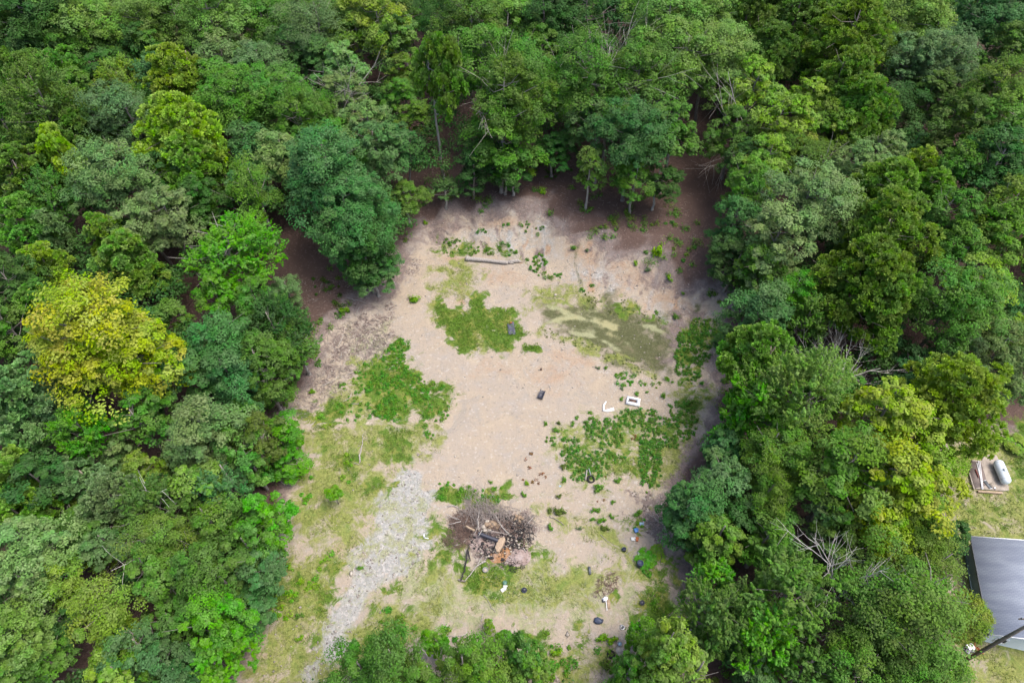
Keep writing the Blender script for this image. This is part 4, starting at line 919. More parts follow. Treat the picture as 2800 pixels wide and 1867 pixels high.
def slab_and_scrap():
    pts = [(760,560),(950,575),(1000,455),(1240,470),(1285,560),(1400,760),(1480,1150),(1350,1165),(810,1120),(715,800)]
    W = [ghit(*T('P', a, b))[:2] for a, b in pts]; c = np.mean(W, 0); gz = float(HH(*c)); mb = MB().prism([tuple(p - c) for p in W], -.3, .14)
    root = empty('concrete_slab', (c[0], c[1], gz)); mb.build('slab', M['concrete'], root, bevel=.03)
    d = [(760,570),(945,585),(1040,900),(1030,1050),(815,1110),(720,800)]; W2 = [atz(*T('P', a, b), gz + .15)[:2] for a, b in d]
    MB().prism([tuple(p - c) for p in W2], .1, .155).build('dark_slab_section', plain("stained_concrete", (.19, .155, .14), .95, .1, .35, 1.5), root)
    e = [atz(*T('P', a, b), gz + .2) for a, b in [(716, 800), (780, 1030), (812, 1118)]]; mb = MB()
    for p, q in zip(e[:-1], e[1:]): mb.tube([p - [c[0], c[1], gz], q - [c[0], c[1], gz]], .07, 5)
    mb.build('kerb', M['stone'], root)
    tag(root, "dusty concrete slab under the propane tank", "slab")
    p = atz(*T('P', 880, 1165), gz + .12); q = atz(*T('P', 1350, 1195), gz + .12); m = (p + q) / 2; r = math.atan2(q[1] - p[1], q[0] - p[0]); L = np.linalg.norm(q - p)
    tag(MB().box((0, 0, 0), (L, .22, .24)).build('timber_beam', M['tan'], loc=m, rot=(0, 0, r), bevel=.02), "tan timber beam along the near edge of the slab", "beam")
    for i, (a0, b0, a1, b1, lb) in enumerate([(862, 605, 960, 1010, "shortest white pipe, left of the two others on the slab"), (893, 565, 965, 1120, "middle white pipe lying on the slab"), (922, 570, 985, 1120, "white pipe nearest the tank on the slab")]):
        p = atz(*T('P', a0, b0), gz + .21 + .03 * i); q = atz(*T('P', a1, b1), gz + .21 + .02 * i); mm = (p + q) / 2
        tag(MB().tube([p - mm, q - mm], .042, 8).build('pipe', M['white'], loc=mm, smooth_=True), lb, "pipe", "white pipes on the slab")
    p = atz(*T('P', 1075, 1030), gz + .18); root = empty('metal_sheet', p, .28)
    MB().box((0, 0, 0), (.36, .95, .05)).build('panel', M['darkgrey'], root); MB().box((0, .485, 0.005), (.38, .03, .07)).build('rim', M['trim'], root); MB().box((0, -.485, 0.005), (.38, .03, .07)).build('rim', M['trim'], root)
    tag(root, "dark grey metal panel with pale ends lying on the slab", "metal panel")
    p = atz(*T('P', 1190, 1060), gz + .17); tag(MB().box((0, 0, 0), (.5, .75, .05), rz=.5).build('grey_board', M['concrete'], loc=p + [0, 0, .02]), "pale grey board beside the dark metal panel on the slab", "board")
    tag(stick2([atz(*T('P', 835, 730), gz + .24), atz(*T('P', 870, 810), gz + .24), atz(*T('P', 900, 900), gz + .24)], [.05, .08, .04], M['redwood'], 'wooden_scrap'), "red-brown wooden scrap beside the white pipes", "scrap wood")
    tag(MB().rock((0, 0, 0), (.12, .1, .07), 4).build('stone', M['white'], loc=atz(*T('P', 1215, 1095), gz + .2)), "small white lump at the corner of the slab", "stone")
def stick2(P, R, mat, name):
    P = np.array(P); c = P.mean(0); return MB().tube(P - c, R, 6).build(name, mat, loc=c, smooth_=True)
slab_and_scrap()

def junk_heap():
    """scrap at the foot of the utility pole"""
    p = ghit(*T('J', 470, 480)); root = empty('scrap_chair', p, .6); MB().box((0, 0, .3), (.55, .55, .06), rx=.3).build('seat', M['redwood'], root); MB().box((0, .25, .55), (.55, .05, .5), rx=-.3).build('backrest', M['redwood'], root)
    for x in (-.23, .23):
        for y in (-.23, .23): MB().tube([(x, y, 0), (x, y, .3)], .02, 5).build('leg', M['rust'], root)
    tag(root, "broken dark red chair in the scrap heap near the pole foot", "chair")
    p = ghit(*T('J', 590, 620)); mb = MB(); r = np.random.default_rng(4)
    for i in range(7): mb.box((r.normal() * .14, r.normal() * .25, .06 + i * .05), (.12, .7, .03), rz=r.normal() * .5 + .4, rx=r.normal() * .1)
    tag(mb.build('scrap_boards', M['rust'], loc=p), "loose pile of rusty red boards next to the pole foot", "boards")
    p = ghit(*T('J', 450, 650)); root = empty('dented_appliance', p, .35); MB().box((0, 0, .22), (.62, .5, .42), rx=.1).build('casing', M['white'], root, bevel=.03); MB().box((.02, -.27, .2), (.4, .03, .28), rx=.1).build('door_panel', M['darkgrey'], root)
    tag(root, "dented white appliance in the scrap heap by the pole", "appliance")
    p = ghit(*T('J', 455, 770)); mb = MB()
    for i in range(6): mb.tube([(r.normal() * .2, r.normal() * .2, .05 + .05 * i), (r.normal() * .3, r.normal() * .3, .1 + .06 * i), (r.normal() * .35, r.normal() * .3, .08)], .035, 5)
    mb.box((-.1, .05, .12), (.5, .35, .2), rz=.7); tag(mb.build('scrap_metal', M['grey'], loc=p), "tangle of grey scrap metal right against the pole foot", "scrap metal")
    p = ghit(*T('J', 400, 345)); tag(MB().box((0, 0, .1), (.45, .3, .14), rz=.4).box((.2, .1, .2), (.3, .25, .1), rz=1.1).build('crumpled_sheet', M['paleblue'], loc=p), "crumpled pale sheet under the branches above the scrap heap", "sheet")
    tag(MB().box((0, 0, .04), (.08, .5, .06), rz=-.9).build('white_lath', M['white'], loc=ghit(*T('J', 560, 725)) + [0, 0, .2]), "short white lath on the scrap heap by the pole", "lath")
junk_heap()

def fallen_log():
    P = [ghit(*T('L', a, b), .3) + [0, 0, .3] for a, b in [(575, 520), (720, 535), (1000, 558), (1250, 590), (1480, 610)]]; P = np.array(P); c = P.mean(0)
    root = empty('fallen_log', [c[0], c[1], c[2] - .3]); Q = P - root.location[:] if False else P - np.array([c[0], c[1], c[2] - .3])
    t = np.linspace(0, 4, 25); Q2 = np.stack([np.interp(t, range(5), Q[:, k]) for k in range(3)], -1); r = np.random.default_rng(8)
    MB().tube(Q2, np.interp(t, [0, .25, .7, 2, 3.2, 3.7, 4], [.36, .40, .30, .26, .24, .30, .22]) * (1 + .07 * r.normal(size=25)), 12).build('trunk', M['dead'], root, smooth_=False)
    E = np.array([atz(*T('L', a, b), float(c[2])) for a, b in [(1470, 600), (1600, 575), (1700, 560), (1790, 595)]]) - np.array(root.location)
    MB().tube(E, [.22, .2, .17, .04], 8).build('split_limb', M['dead'], root, smooth_=True)
    E = np.array([atz(*T('L', a, b), float(c[2])) for a, b in [(1560, 600), (1700, 590), (1860, 590)]]) - np.array(root.location)
    MB().tube(E, [.1, .07, .02], 6).build('split_limb', M['dead'], root, smooth_=True)
    E = np.array([atz(*T('L', a, b), float(c[2]) - .1) for a, b in [(1480, 610), (1560, 620), (1610, 628)]]) - np.array(root.location)
    MB().tube(E, [.2, .13, .06], 6).build('split_limb', M['dead'], root, smooth_=True)
    E = np.array([atz(*T('L', a, b), float(c[2]) + .2) for a, b in [(640, 520), (620, 470), (612, 430)]]) - np.array(root.location)
    MB().tube(E, [.12, .07, .03], 6).build('branch_stub', M['dead'], root, smooth_=True)
    tag(root, "long bleached fallen log lying below the gravel bank", "log")
fallen_log()

def tub():
    p = ghit(1480, 1083); root = empty('plastic_tub', p, -.35); mb = MB(); hx, hy, h, t = .32, .52, .38, .035
    o = [(-hx * .82, -hy * .82), (hx * .82, -hy * .82), (hx * .82, hy * .82), (-hx * .82, hy * .82)]; O = [(-hx, -hy), (hx, -hy), (hx, hy), (-hx, hy)]
    I = [(x * .9, y * .93) for x, y in O]; i_ = [(x * .9, y * .93) for x, y in o]
    V = [(x, y, 0) for x, y in o] + [(x, y, h) for x, y in O] + [(x, y, h) for x, y in I] + [(x, y, .04) for x, y in i_]
    F = [(3, 2, 1, 0), (12, 13, 14, 15)]
    for k in range(4):
        n = (k + 1) % 4; F += [(k, n, 4 + n, 4 + k), (4 + k, 4 + n, 8 + n, 8 + k), (8 + k, 8 + n, 12 + n, 12 + k)]
    mb.add(V, F); mb.build('bin', M['black'], root)
    MB().box((0, hy + .03, h - .03), (.3, .05, .04)).build('handle', M['black'], root); MB().box((.26, hy + .02, h + .05), (.1, .06, .12)).build('lug', M['black'], root); MB().box((-.26, hy + .02, h + .05), (.1, .06, .12)).build('lug', M['black'], root)
    tag(root, "open black plastic tub standing on the bare sand", "tub")
tub()

def box_frame():
    p = ghit(1731, 1100); rz = math.radians(-15); root = empty('white_box_frame', p, rz); W, D, h = 1.55, 1.0, .36; mb = MB()
    mb.box((0, -D / 2 + .13, h / 2), (W, .26, h)).box((0, D / 2 - .11, h / 2), (W, .22, h)).box((-W / 2 + .1, .02, h / 2), (.2, D - .48, h - .006)).box((W / 2 - .16, .02, h / 2), (.32, D - .48, h - .006))
    mb.build('frame', M['white'], root)
    MB().box((-.06, .02, .03), (W - .55, D - .5, .05)).build('base_board', M['brownwood'], root)
    for y, m in ((.14, 'rust'), (-.1, 'grey')): MB().tube([(-.52, y, .22), (.42, y - .04, .24)], .022, 6).build('rail', M[m], root)
    MB().box((-.5, 0.02, .24), (.1, .4, .06)).build('bracket', M['darkgrey'], root); MB().box((.36, .0, .24), (.1, .38, .06)).build('bracket', M['darkgrey'], root)
    tag(root, "white rectangular box frame with an open centre on the sand", "box frame")
    q = [atz(*T('Z5', a, b), .12) for a, b in [(1225, 305), (1182, 360), (1180, 445), (1250, 455), (1350, 440), (1345, 392), (1250, 420), (1205, 430), (1210, 360), (1240, 308)]]
    c = np.mean(q, 0); gz = float(HH(c[0], c[1])); Q = [tuple((v - c)[:2]) for v in q]; root = empty('bent_sheet', (c[0], c[1], gz)); 
    MB().prism([Q[0], Q[1], Q[2], Q[7], Q[8], Q[9]], .0, .16).build('narrow_flap', M['white'], root)
    MB().prism([Q[2], Q[3], Q[4], Q[5], Q[6], Q[7]], .0, .08).build('wide_flap', M['white'], root)
    tag(root, "white sheet bent into a V on the sand left of the box frame", "bent sheet")
box_frame()

def pot(p, r, h, mat, label, cat='pot', tilt=0, name='plant_pot', lid=None, rz=0, inner=None, group=None):
    root = empty(name, p, rz); root.rotation_euler = (tilt, 0, rz)
    MB().lathe([(r * .78, 0), (r * .95, h * .9), (r * 1.06, h * .9), (r * 1.06, h), (r * .9, h), (r * .88, h * .75), (r * .7, .05)], 18).build('body', mat, root, smooth_=False)
    if lid: MB().lathe([(r * .84, h * .7), (r * .84, h * .78), (.01, h * .8)], 16).build('contents', lid, root)
    q = MB().tube([(r * math.cos(t), 0, h + r * .8 * math.sin(t)) for t in np.linspace(0.1, math.pi - .1, 7)], .012, 4); h_ = q.build('handle', M['grey'], root); h_.rotation_euler = (1.2, 0, 0); h_.location = (0, -h * .9, h * .35)
    tag(root, label, cat, group); return root
def small_things():
    pot(ghit(*T('Z4', 795, 1245)), .24, .32, M['grey'], "round grey bucket just below the bleached branches", "bucket", 0, 'bucket', M['concrete'])
    pot(ghit(*T('Z4', 1085, 1428)), .2, .2, M['copper'], "dull green tub in the grass above the white scraps", "tub", 0, 'tub', M['copper'])
    pot(ghit(*T('Z4', 1370, 1522)), .24, .28, M['navy'], "dark blue pot in the dry grass right of the white scraps", "pot", .5, lid=M['black'])
    pot(ghit(*T('E', 1990, 152)), .22, .3, M['navy'], "dark blue pot on dry ground left of the clearing-edge bush", "pot", -.5, lid=M['black'], rz=.6)
    pot(ghit(*T('E', 2175, 707)), .22, .34, M['black'], "black pot half under the leaves right of the tan board", "pot", .3, lid=M['black'])
    pot(ghit(*T('E', 1955, 957)), .2, .3, M['white'], "small white bucket tipped over right of the blue sack", "bucket", .8, 'bucket', M['darkgrey'], rz=.5)
    pot(ghit(*T('E', 1935, 1152)), .2, .28, M['grey'], "grey bucket above the flat round stone", "bucket", .1, 'bucket', M['paleblue'])
    r = MB().lathe([(.27, 0), (.29, .72), (.31, .76), (.28, .78), (.25, .76), (.25, .66)], 18); root = empty('barrel', ghit(*T('E', 2150, 312)))
    r.build('drum', M['navy'], root); MB().lathe([(.29, .24), (.305, .26), (.29, .28)], 18).build('hoop', M['black'], root); MB().lathe([(.295, .5), (.31, .52), (.295, .54)], 18).build('hoop', M['black'], root)
    tag(root, "dark blue barrel half hidden by the clearing-edge bush", "barrel")
    mb = MB().lathe([(.22, -.08), (.34, -.1), (.38, 0), (.34, .1), (.22, .08)], 22, (0, 0, .1), closed=True); tag(mb.build('tyre', M['rubber'], loc=ghit(*T('E', 1845, 1262)), smooth_=True), "small black tyre lying flat left of the round stone", "tyre")
    mb = MB().lathe([(.26, -.1), (.4, -.12), (.45, 0), (.4, .12), (.26, .1)], 22, (0, 0, .14), closed=True); tag(mb.build('tyre', M['rubber'], loc=ghit(*T('Z5', 1000, 1462)), rot=(.3, .2, 0), smooth_=True), "black tyre among the weeds below the white box frame", "tyre")
    tag(stick('weathered pale post leaning over the tyre in the weeds', 'post', [('Z5', 945, 1320), ('Z5', 925, 1470)], [.07, .06], M['dead'], .25, 'post'), None)
    tag(stick('second weathered post right of the tyre in the weeds', 'post', [('Z5', 975, 1300), ('Z5', 1005, 1420)], [.06, .05], M['grey'], .25, 'post'), None)
    tag(MB().rock((0, 0, .05), (.42, .5, .12), 6, 12, 6, .08).build('flat_stone', M['stone'], loc=ghit(*T('E', 1942, 1218)), smooth_=True), "flat round pale stone below the grey bucket", "stone")
    # small scraps
    def scrap(t, x, y, mat, dims, label, cat, name, rz=0):
        p = ghit(*T(t, x, y)); r = np.random.default_rng(int(x + y)); mb = MB().box((0, 0, dims[2] / 2), dims, rz=rz, rx=.1).box((dims[0] * .4, dims[1] * .2, dims[2] * .8), (dims[0] * .6, dims[1] * .5, dims[2] * .6), rz=rz + .9, ry=.35)
        tag(mb.build(name, mat, loc=p, bevel=.02), label, cat)
    scrap('Z4', 1088, 1485, M['offwhite'], (.34, .3, .12), "smaller white plastic scrap just below the green tub", "scrap", "plastic_scrap")
    scrap('Z4', 1060, 1527, M['offwhite'], (.48, .34, .12), "larger white plastic scrap left of the dark blue pot", "scrap", "plastic_scrap", .6)
    scrap('E', 2082, 28, M['offwhite'], (.4, .34, .14), "crumpled white rag beside the orange tin", "rag", "white_rag")
    scrap('E', 2122, 30, M['orange'], (.24, .42, .2), "rusty orange tin beside the white rag", "tin", "rusty_tin")
    scrap('E', 2142, 190, M['offwhite'], (.18, .38, .22), "small white jug at the edge of the clearing-side bush", "jug", "white_jug")
    scrap('Z6', 740, 200, M['blue'], (.36, .42, .22), "bright blue plastic container in the weeds above the white rag", "container", "blue_container", .3)
    scrap('Z6', 800, 128, M['paleblue'], (.45, .3, .12), "faded pale blue plastic scrap above the blue container", "scrap", "plastic_scrap")
    scrap('Z5', 548, 1562, M['paleblue'], (.22, .16, .06), "tiny pale blue scrap on bare sand left of the weeds", "scrap", "plastic_scrap")
    scrap('T8', 1655, 630, M['white'], (.2, .14, .05), "tiny pale scrap below the pale sand patch", "scrap", "plastic_scrap") if False else None
    mb = MB().box((0, 0, .03), (.1, .5, .05), rz=.1).box((.22, -.24, .03), (.5, .1, .05), rz=-.2); tag(mb.build('white_angle', M['white'], loc=ghit(*T('T8', 610, 622))), "small white L-shaped piece on the gravel left of the brush pile", "angle piece")
    p = ghit(*T('E', 1616, 367)); root = empty('metal_box', p, .05); MB().box((0, 0, .12), (.2, .75, .22)).build('case', M['darkgrey'], root); MB().box((.11, 0, .12), (.02, .6, .1)).build('door', M['grey'], root)
    tag(root, "narrow dark grey metal box on dry grass right of the brush pile", "metal box")
    p = ghit(*T('E', 1707, 905)); root = empty('blue_sack', p, -.25); MB().rock((0, 0, .14), (.42, .32, .2), 9, 12, 7, .16).build('sack_body', M['navy'], root, smooth_=True); MB().rock((.36, .14, .2), (.12, .1, .1), 3, 8, 5, .2).build('tied_neck', M['black'], root)
    tag(root, "full dark blue plastic sack on the sand below the tan board", "sack")
    q = [atz(*T('E', a, b), .1) for a, b in [(1828, 662), (1838, 700), (1836, 770), (1806, 765), (1800, 680)]]; c = np.mean(q, 0); 
    tag(MB().prism([tuple((v - c)[:2]) for v in q], 0, .07).build('tan_board', M['tan'], loc=(c[0], c[1], float(HH(c[0], c[1])) + .05), rot=(0, .12, 0)), "curved orange-tan board lying beside the white pole", "board")
    stick("thin white pole lying along the tan board", "pole", [('E', 1788, 665), ('E', 1797, 720), ('E', 1803, 790)], [.035, .035, .03], M['white'], .22, 'white_pole')
    p = ghit(*T('E', 1780, 672)); root = empty('white_bag', p, .3); MB().rock((0, 0, .12), (.26, .22, .16), 12, 10, 6, .25).build('bag_body', M['white'], root); MB().rock((-.2, -.1, .1), (.14, .16, .12), 13, 8, 5, .2).build('dark_bag_end', M['black'], root)
    tag(root, "white bag with a dark end at the top of the white pole", "bag")
    # crumpled dark sheet in the middle grass
    p = ghit(*T('B', 188, 775)); root = empty('crumpled_tarp', p, .1); mb = MB(); r = np.random.default_rng(2); V = []
    for i in range(10):
        for j in range(6): V.append(((j - 2.5) * .17 + r.normal() * .03, (i - 5) * .22, .12 + .1 * math.sin(i * 1.1 + j) + r.normal() * .05))
    mb.add(V, [(i * 6 + j, i * 6 + j + 1, i * 6 + j + 7, i * 6 + j + 6) for i in range(9) for j in range(5)]); o = mb.build('sheet', plain("blue_grey_tarp", (.085, .09, .12), .6, .4, .4, 3), root); so_ = o.modifiers.new("thick", 'SOLIDIFY'); so_.thickness = .02
    MB().box((.12, .8, .2), (.5, .16, .08), rz=.1).build('orange_edge', M['orange'], root)
    tag(root, "crumpled blue-grey tarp lying in the bright grass patch", "tarp")
    tag(MB().rock((0, 0, .12), (.14, .12, .2), 5).box((.06, .02, .3), (.05, .05, .2), ry=.4).build('dead_stump', M['brownwood'], loc=ghit(*T('B', 507, 1220))), "tiny red-brown stump standing on the sand above the black tub", "stump")
small_things()

def brush_pile():
    rng = np.random.default_rng(12)
    def heap(label, cx, cy, rx, ry, n, mat, r0, L, h, name='brush', fan=None):
        mb = MB()
        c = ghit(*T('Z4', cx, cy))
        for _ in range(n):
            a = rng.random() * 6.28; q = math.sqrt(rng.random()); x = c[0] + math.cos(a) * q * rx; y = c[1] + math.sin(a) * q * ry; z = float(HH(x, y)) + h * (1 - q * q) * rng.uniform(.2, 1) + .04
            th = rng.random() * 6.28 if fan is None else fan + rng.normal() * .6; l = L * rng.uniform(.4, 1.2)
            d = np.array([math.cos(th), math.sin(th), rng.normal() * .12 - .05]); P0 = np.array([x, y, z]); 
            mb.tube([P0 - d * l / 2, P0 + rng.normal(size=3) * .06, P0 + d * l / 2 + rng.normal(size=3) * .12], [r0 * rng.uniform(.5, 1.3), r0 * .7, r0 * .25], 4, False)
        o = mb.build(name, mat); tag(o, label, "brush", kind='stuff'); return o
    heap("red-brown dead brush heaped on the left of the burn pile", 520, 570, 1.8, 1.4, 330, M['brownwood'], .02, 1.6, .5)
    heap("grey bare twigs fanned over the top of the burn pile", 800, 430, 2.8, 1.5, 260, M['twig'], .028, 2.3, .7, fan=2.0)
    heap("thin grey twigs reaching up into the grass above the burn pile", 700, 200, 1.8, 1.6, 90, M['twig'], .016, 1.8, .3, fan=1.9)
    heap("brown twigs spilling out below the left brush", 400, 800, 1.6, .9, 160, M['brownwood'], .018, 1.2, .4)
    heap("charred sticks strewn right of the burn pile", 1230, 700, 1.9, 1.9, 260, M['char'], .03, .9, .4)
    heap("dark charred branches lying over the ash mound", 950, 800, 2.4, 1.8, 170, M['char'], .03, 1.1, .8)
    heap("tangled brown roots over the ash mound", 1000, 650, 2.2, 1.4, 200, M['brownwood'], .022, 1.1, 1.0)
    heap("charred bits at the foot of the ash heap", 1200, 1150, 1.3, .7, 90, M['char'], .025, .5, .2)
    heap("pale broken sticks in the small rubble heap", 1420, 520, 1.3, .8, 70, M['twig'], .022, .9, .2)
    # heaps of earth and ash
    def mound(label, name, cx, cy, rx, ry, h, mat, seed, rz=0):
        c = ghit(*T('Z4', cx, cy)); n = 44; V = []; g = np.linspace(-1.15, 1.15, n)
        for a in g:
            for b in g:
                x = a * rx * math.cos(rz) - b * ry * math.sin(rz); y = a * rx * math.sin(rz) + b * ry * math.cos(rz); d = math.hypot(a, b)
                nn = float(fbm(np.array([c[0] + x]), np.array([c[1] + y]), .45, seed)[0]); zz = h * max(0, 1 - d * d) * (.1 + 1.7 * nn) - .06 * d - (.25 if d > 1.08 else 0); V.append((x, y, float(HH(c[0] + x, c[1] + y)) - c[2] + zz))
        mb = MB().add(V, [(i * n + j, i * n + n + j, i * n + n + j + 1, i * n + j + 1) for i in range(n - 1) for j in range(n - 1)])
        tag(mb.build(name, mat, loc=c, smooth_=True), label, "mound")
    mound("dark ash and soil mound under the burnt branches", "ash_mound", 900, 720, 2.9, 2.2, .45, M['ash'], 95)
    mound("bright orange soil mound below the tan slab of wood", "soil_mound", 1040, 990, 1.5, .95, .35, M['ochre'], 97, .5)
    mound("grey-pink ash mound right of the orange soil", "ash_mound", 1270, 1030, 1.5, 1.2, .25, M['ash'], 99)
    # rocks
    spots = [(770, 600, .26), (830, 560, .3), (880, 600, .26), (860, 650, .22), (930, 560, .34), (965, 620, .2), (790, 655, .24), (900, 530, .26), (990, 580, .24), (820, 520, .22)]
    for i, (a, b, s) in enumerate(spots):
        p = ghit(*T('Z4', a, b), .5) + [0, 0, .5]
        w = ["leftmost of the rocks", "upper left rock", "rock in the middle", "low left rock", "largest top rock", "pale right rock", "lowest left rock", "topmost rock", "rightmost rock", "top left rock"][i]
        tag(MB().rock((0, 0, 0), (s * 1.2, s, s * .75), 30 + i).build('rock', M['brownstone' if i % 3 else 'stone'], loc=p), w + " heaped above the black pipe in the burn pile", "rock", "rocks in the burn pile")
    for i, (a, b, s) in enumerate([(1255, 440, .2), (1300, 460, .26), (1240, 490, .2), (1290, 520, .22), (1340, 480, .18)]):
        tag(MB().rock((0, 0, .1), (s, s, s * .7), 50 + i).build('rock', M['brownstone'], loc=ghit(*T('Z4', a, b))), ["topmost", "second from top", "leftmost", "lowest", "rightmost"][i] + " reddish rock in the small rubble heap right of the brush", "rock", "rocks in the small rubble heap")
    # dark pipe
    a = atz(*T('Z4', 690, 690), .95); b = atz(*T('Z4', 985, 800), .75); c = (a + b) / 2; root = empty('drain_pipe', c); 
    mb = MB(); d = b - c; n = 16; mb.tube([-d, d], .19, n, False); mb.tube([d, -d], .165, n, False); mb.build('pipe_wall', M['black'], root, smooth_=True)
    k = MB(); 
    for t in np.linspace(-.95, .95, 18): k.tube([d * (t - .006), d * (t + .006)], .2, 14, False)
    k.build('rib', M['black'], root); tag(root, "thick black drain pipe lying across the burn pile", "pipe")
    stick("stout pale plank poking left out of the burn pile", "plank", [('Z4', 505, 580), ('Z4', 640, 650)], [.11, .13], M['tan'], .9, 'plank')
    # tan slab of wood, leaning
    q = [(960, 960), (935, 900), (975, 790), (1020, 745), (1085, 745), (1090, 790), (1040, 900), (1000, 965)]; W = [atz(*T('Z4', a, b), .8) for a, b in q]; c = np.mean(W, 0)
    root = empty('tree_stump_slab', (c[0], c[1], .45)); MB().prism([tuple((v - c)[:2]) for v in W], 0, .36).build('slab', M['tan'], root, bevel=.06)
    MB().prism([tuple((v - c)[:2] * .96 + [-.12, -.04]) for v in W], -.35, .05).build('underside', M['concrete'], root, bevel=.05)
    tag(root, "long tan slab of wood leaning at the lower end of the black pipe", "wood slab")
    B = [("pale branch curving along the right side of the burn pile", [(950, 420), (1000, 540), (1060, 630), (1150, 695)], [.03, .055, .06, .05], 'dead', 1.0),
         ("upright pale branch standing over the left of the burn pile", [(710, 350), (685, 480), (690, 600), (705, 640)], [.02, .045, .055, .05], 'dead', 1.15),
         ("pale forked stick crossing the black pipe's left end", [(745, 640), (695, 730)], [.05, .035], 'dead', 1.35),
         ("grey stick leaning over the plank", [(680, 600), (630, 715)], [.05, .03], 'twig', 1.3),
         ("long branch lying just above the black pipe", [(830, 640), (930, 670), (1050, 690), (1150, 710)], [.05, .07, .06, .03], 'twig', 1.15),
         ("white stick jutting left from the brown brush", [(430, 512), (360, 535), (260, 556)], [.05, .05, .035], 'dead', .5),
         ("pale branch above the white stick on the left", [(205, 395), (290, 440), (410, 490)], [.03, .05, .04], 'dead', .5),
         ("pale broken board above the left branches", [(235, 290), (310, 280), (395, 310)], [.06, .07, .05], 'dead', .1),
         ("thin branch curving along the right of the ash mound", [(1340, 590), (1362, 720), (1365, 860), (1350, 900)], [.03, .05, .045, .03], 'brownwood', .2),
         ("pale split stick at the right edge of the ash mound", [(1350, 905), (1400, 970)], [.06, .04], 'dead', .2),
         ("pale thin stick pointing up right of the rubble heap", [(1525, 425), (1470, 490), (1420, 545)], [.02, .04, .04], 'dead', .2),
         ("short pale stick at the top of the rubble heap", [(1335, 295), (1310, 370)], [.025, .035], 'dead', .3),
         ("bleached white branch leaning down to the lower left", [(800, 1095), (680, 1160), (600, 1260), (490, 1400)], [.10, .07, .05, .04], 'dead', .35),
         ("thin pale fork joining the bleached branch", [(765, 1005), (720, 1080), (680, 1150)], [.025, .035, .04], 'dead', .35),
         ("dark grey forked branch left of the bleached branch", [(560, 840), (530, 950), (510, 1130), (465, 1290), (435, 1385)], [.03, .07, .08, .07, .08], 'char', .35),
         ("shorter charred branch beside the dark forked one", [(535, 930), (555, 1020), (575, 1100)], [.08, .07, .04], 'char', .3),
         ("thin twig arching below the brown brush", [(600, 790), (530, 770), (470, 820), (400, 860), (325, 868)], [.03, .03, .03, .03, .025], 'dead', .12),
         ("knotty branch foot where the two long branches meet", [(395, 1370), (450, 1390), (500, 1400)], [.09, .11, .07], 'twig', .15)]
    for lb, pts, rd, m, lf in B: stick(lb, "branch", [('Z4', a, b) for a, b in pts], rd, M[m], lf, 'branch', group="branches of the burn pile")
brush_pile()
def ash_bits():
    rng = np.random.default_rng(55); mb = MB(); mc = MB()
    for _ in range(420):
        a = rng.random() * 6.28; q = math.sqrt(rng.random()) * 1.05; g = ghit(*T('Z4', 980 + math.cos(a) * q * 400, 760 + math.sin(a) * q * 330)); s_ = rng.gamma(2, .03) + .03
        (mb if rng.random() < .45 else mc).rock((g[0], g[1], g[2] + .12 + .42 * max(0, 1 - q * q)), (s_, s_ * .8, s_ * .6), int(rng.integers(999)), 5, 4, .3)
    tag(mb.build('rubble', M['stone']), "pale stone rubble scattered over the ash of the burn pile", "rubble", kind='stuff')
    tag(mc.build('charcoal', M['char']), "charcoal lumps scattered over the ash of the burn pile", "charcoal", kind='stuff')
ash_bits()

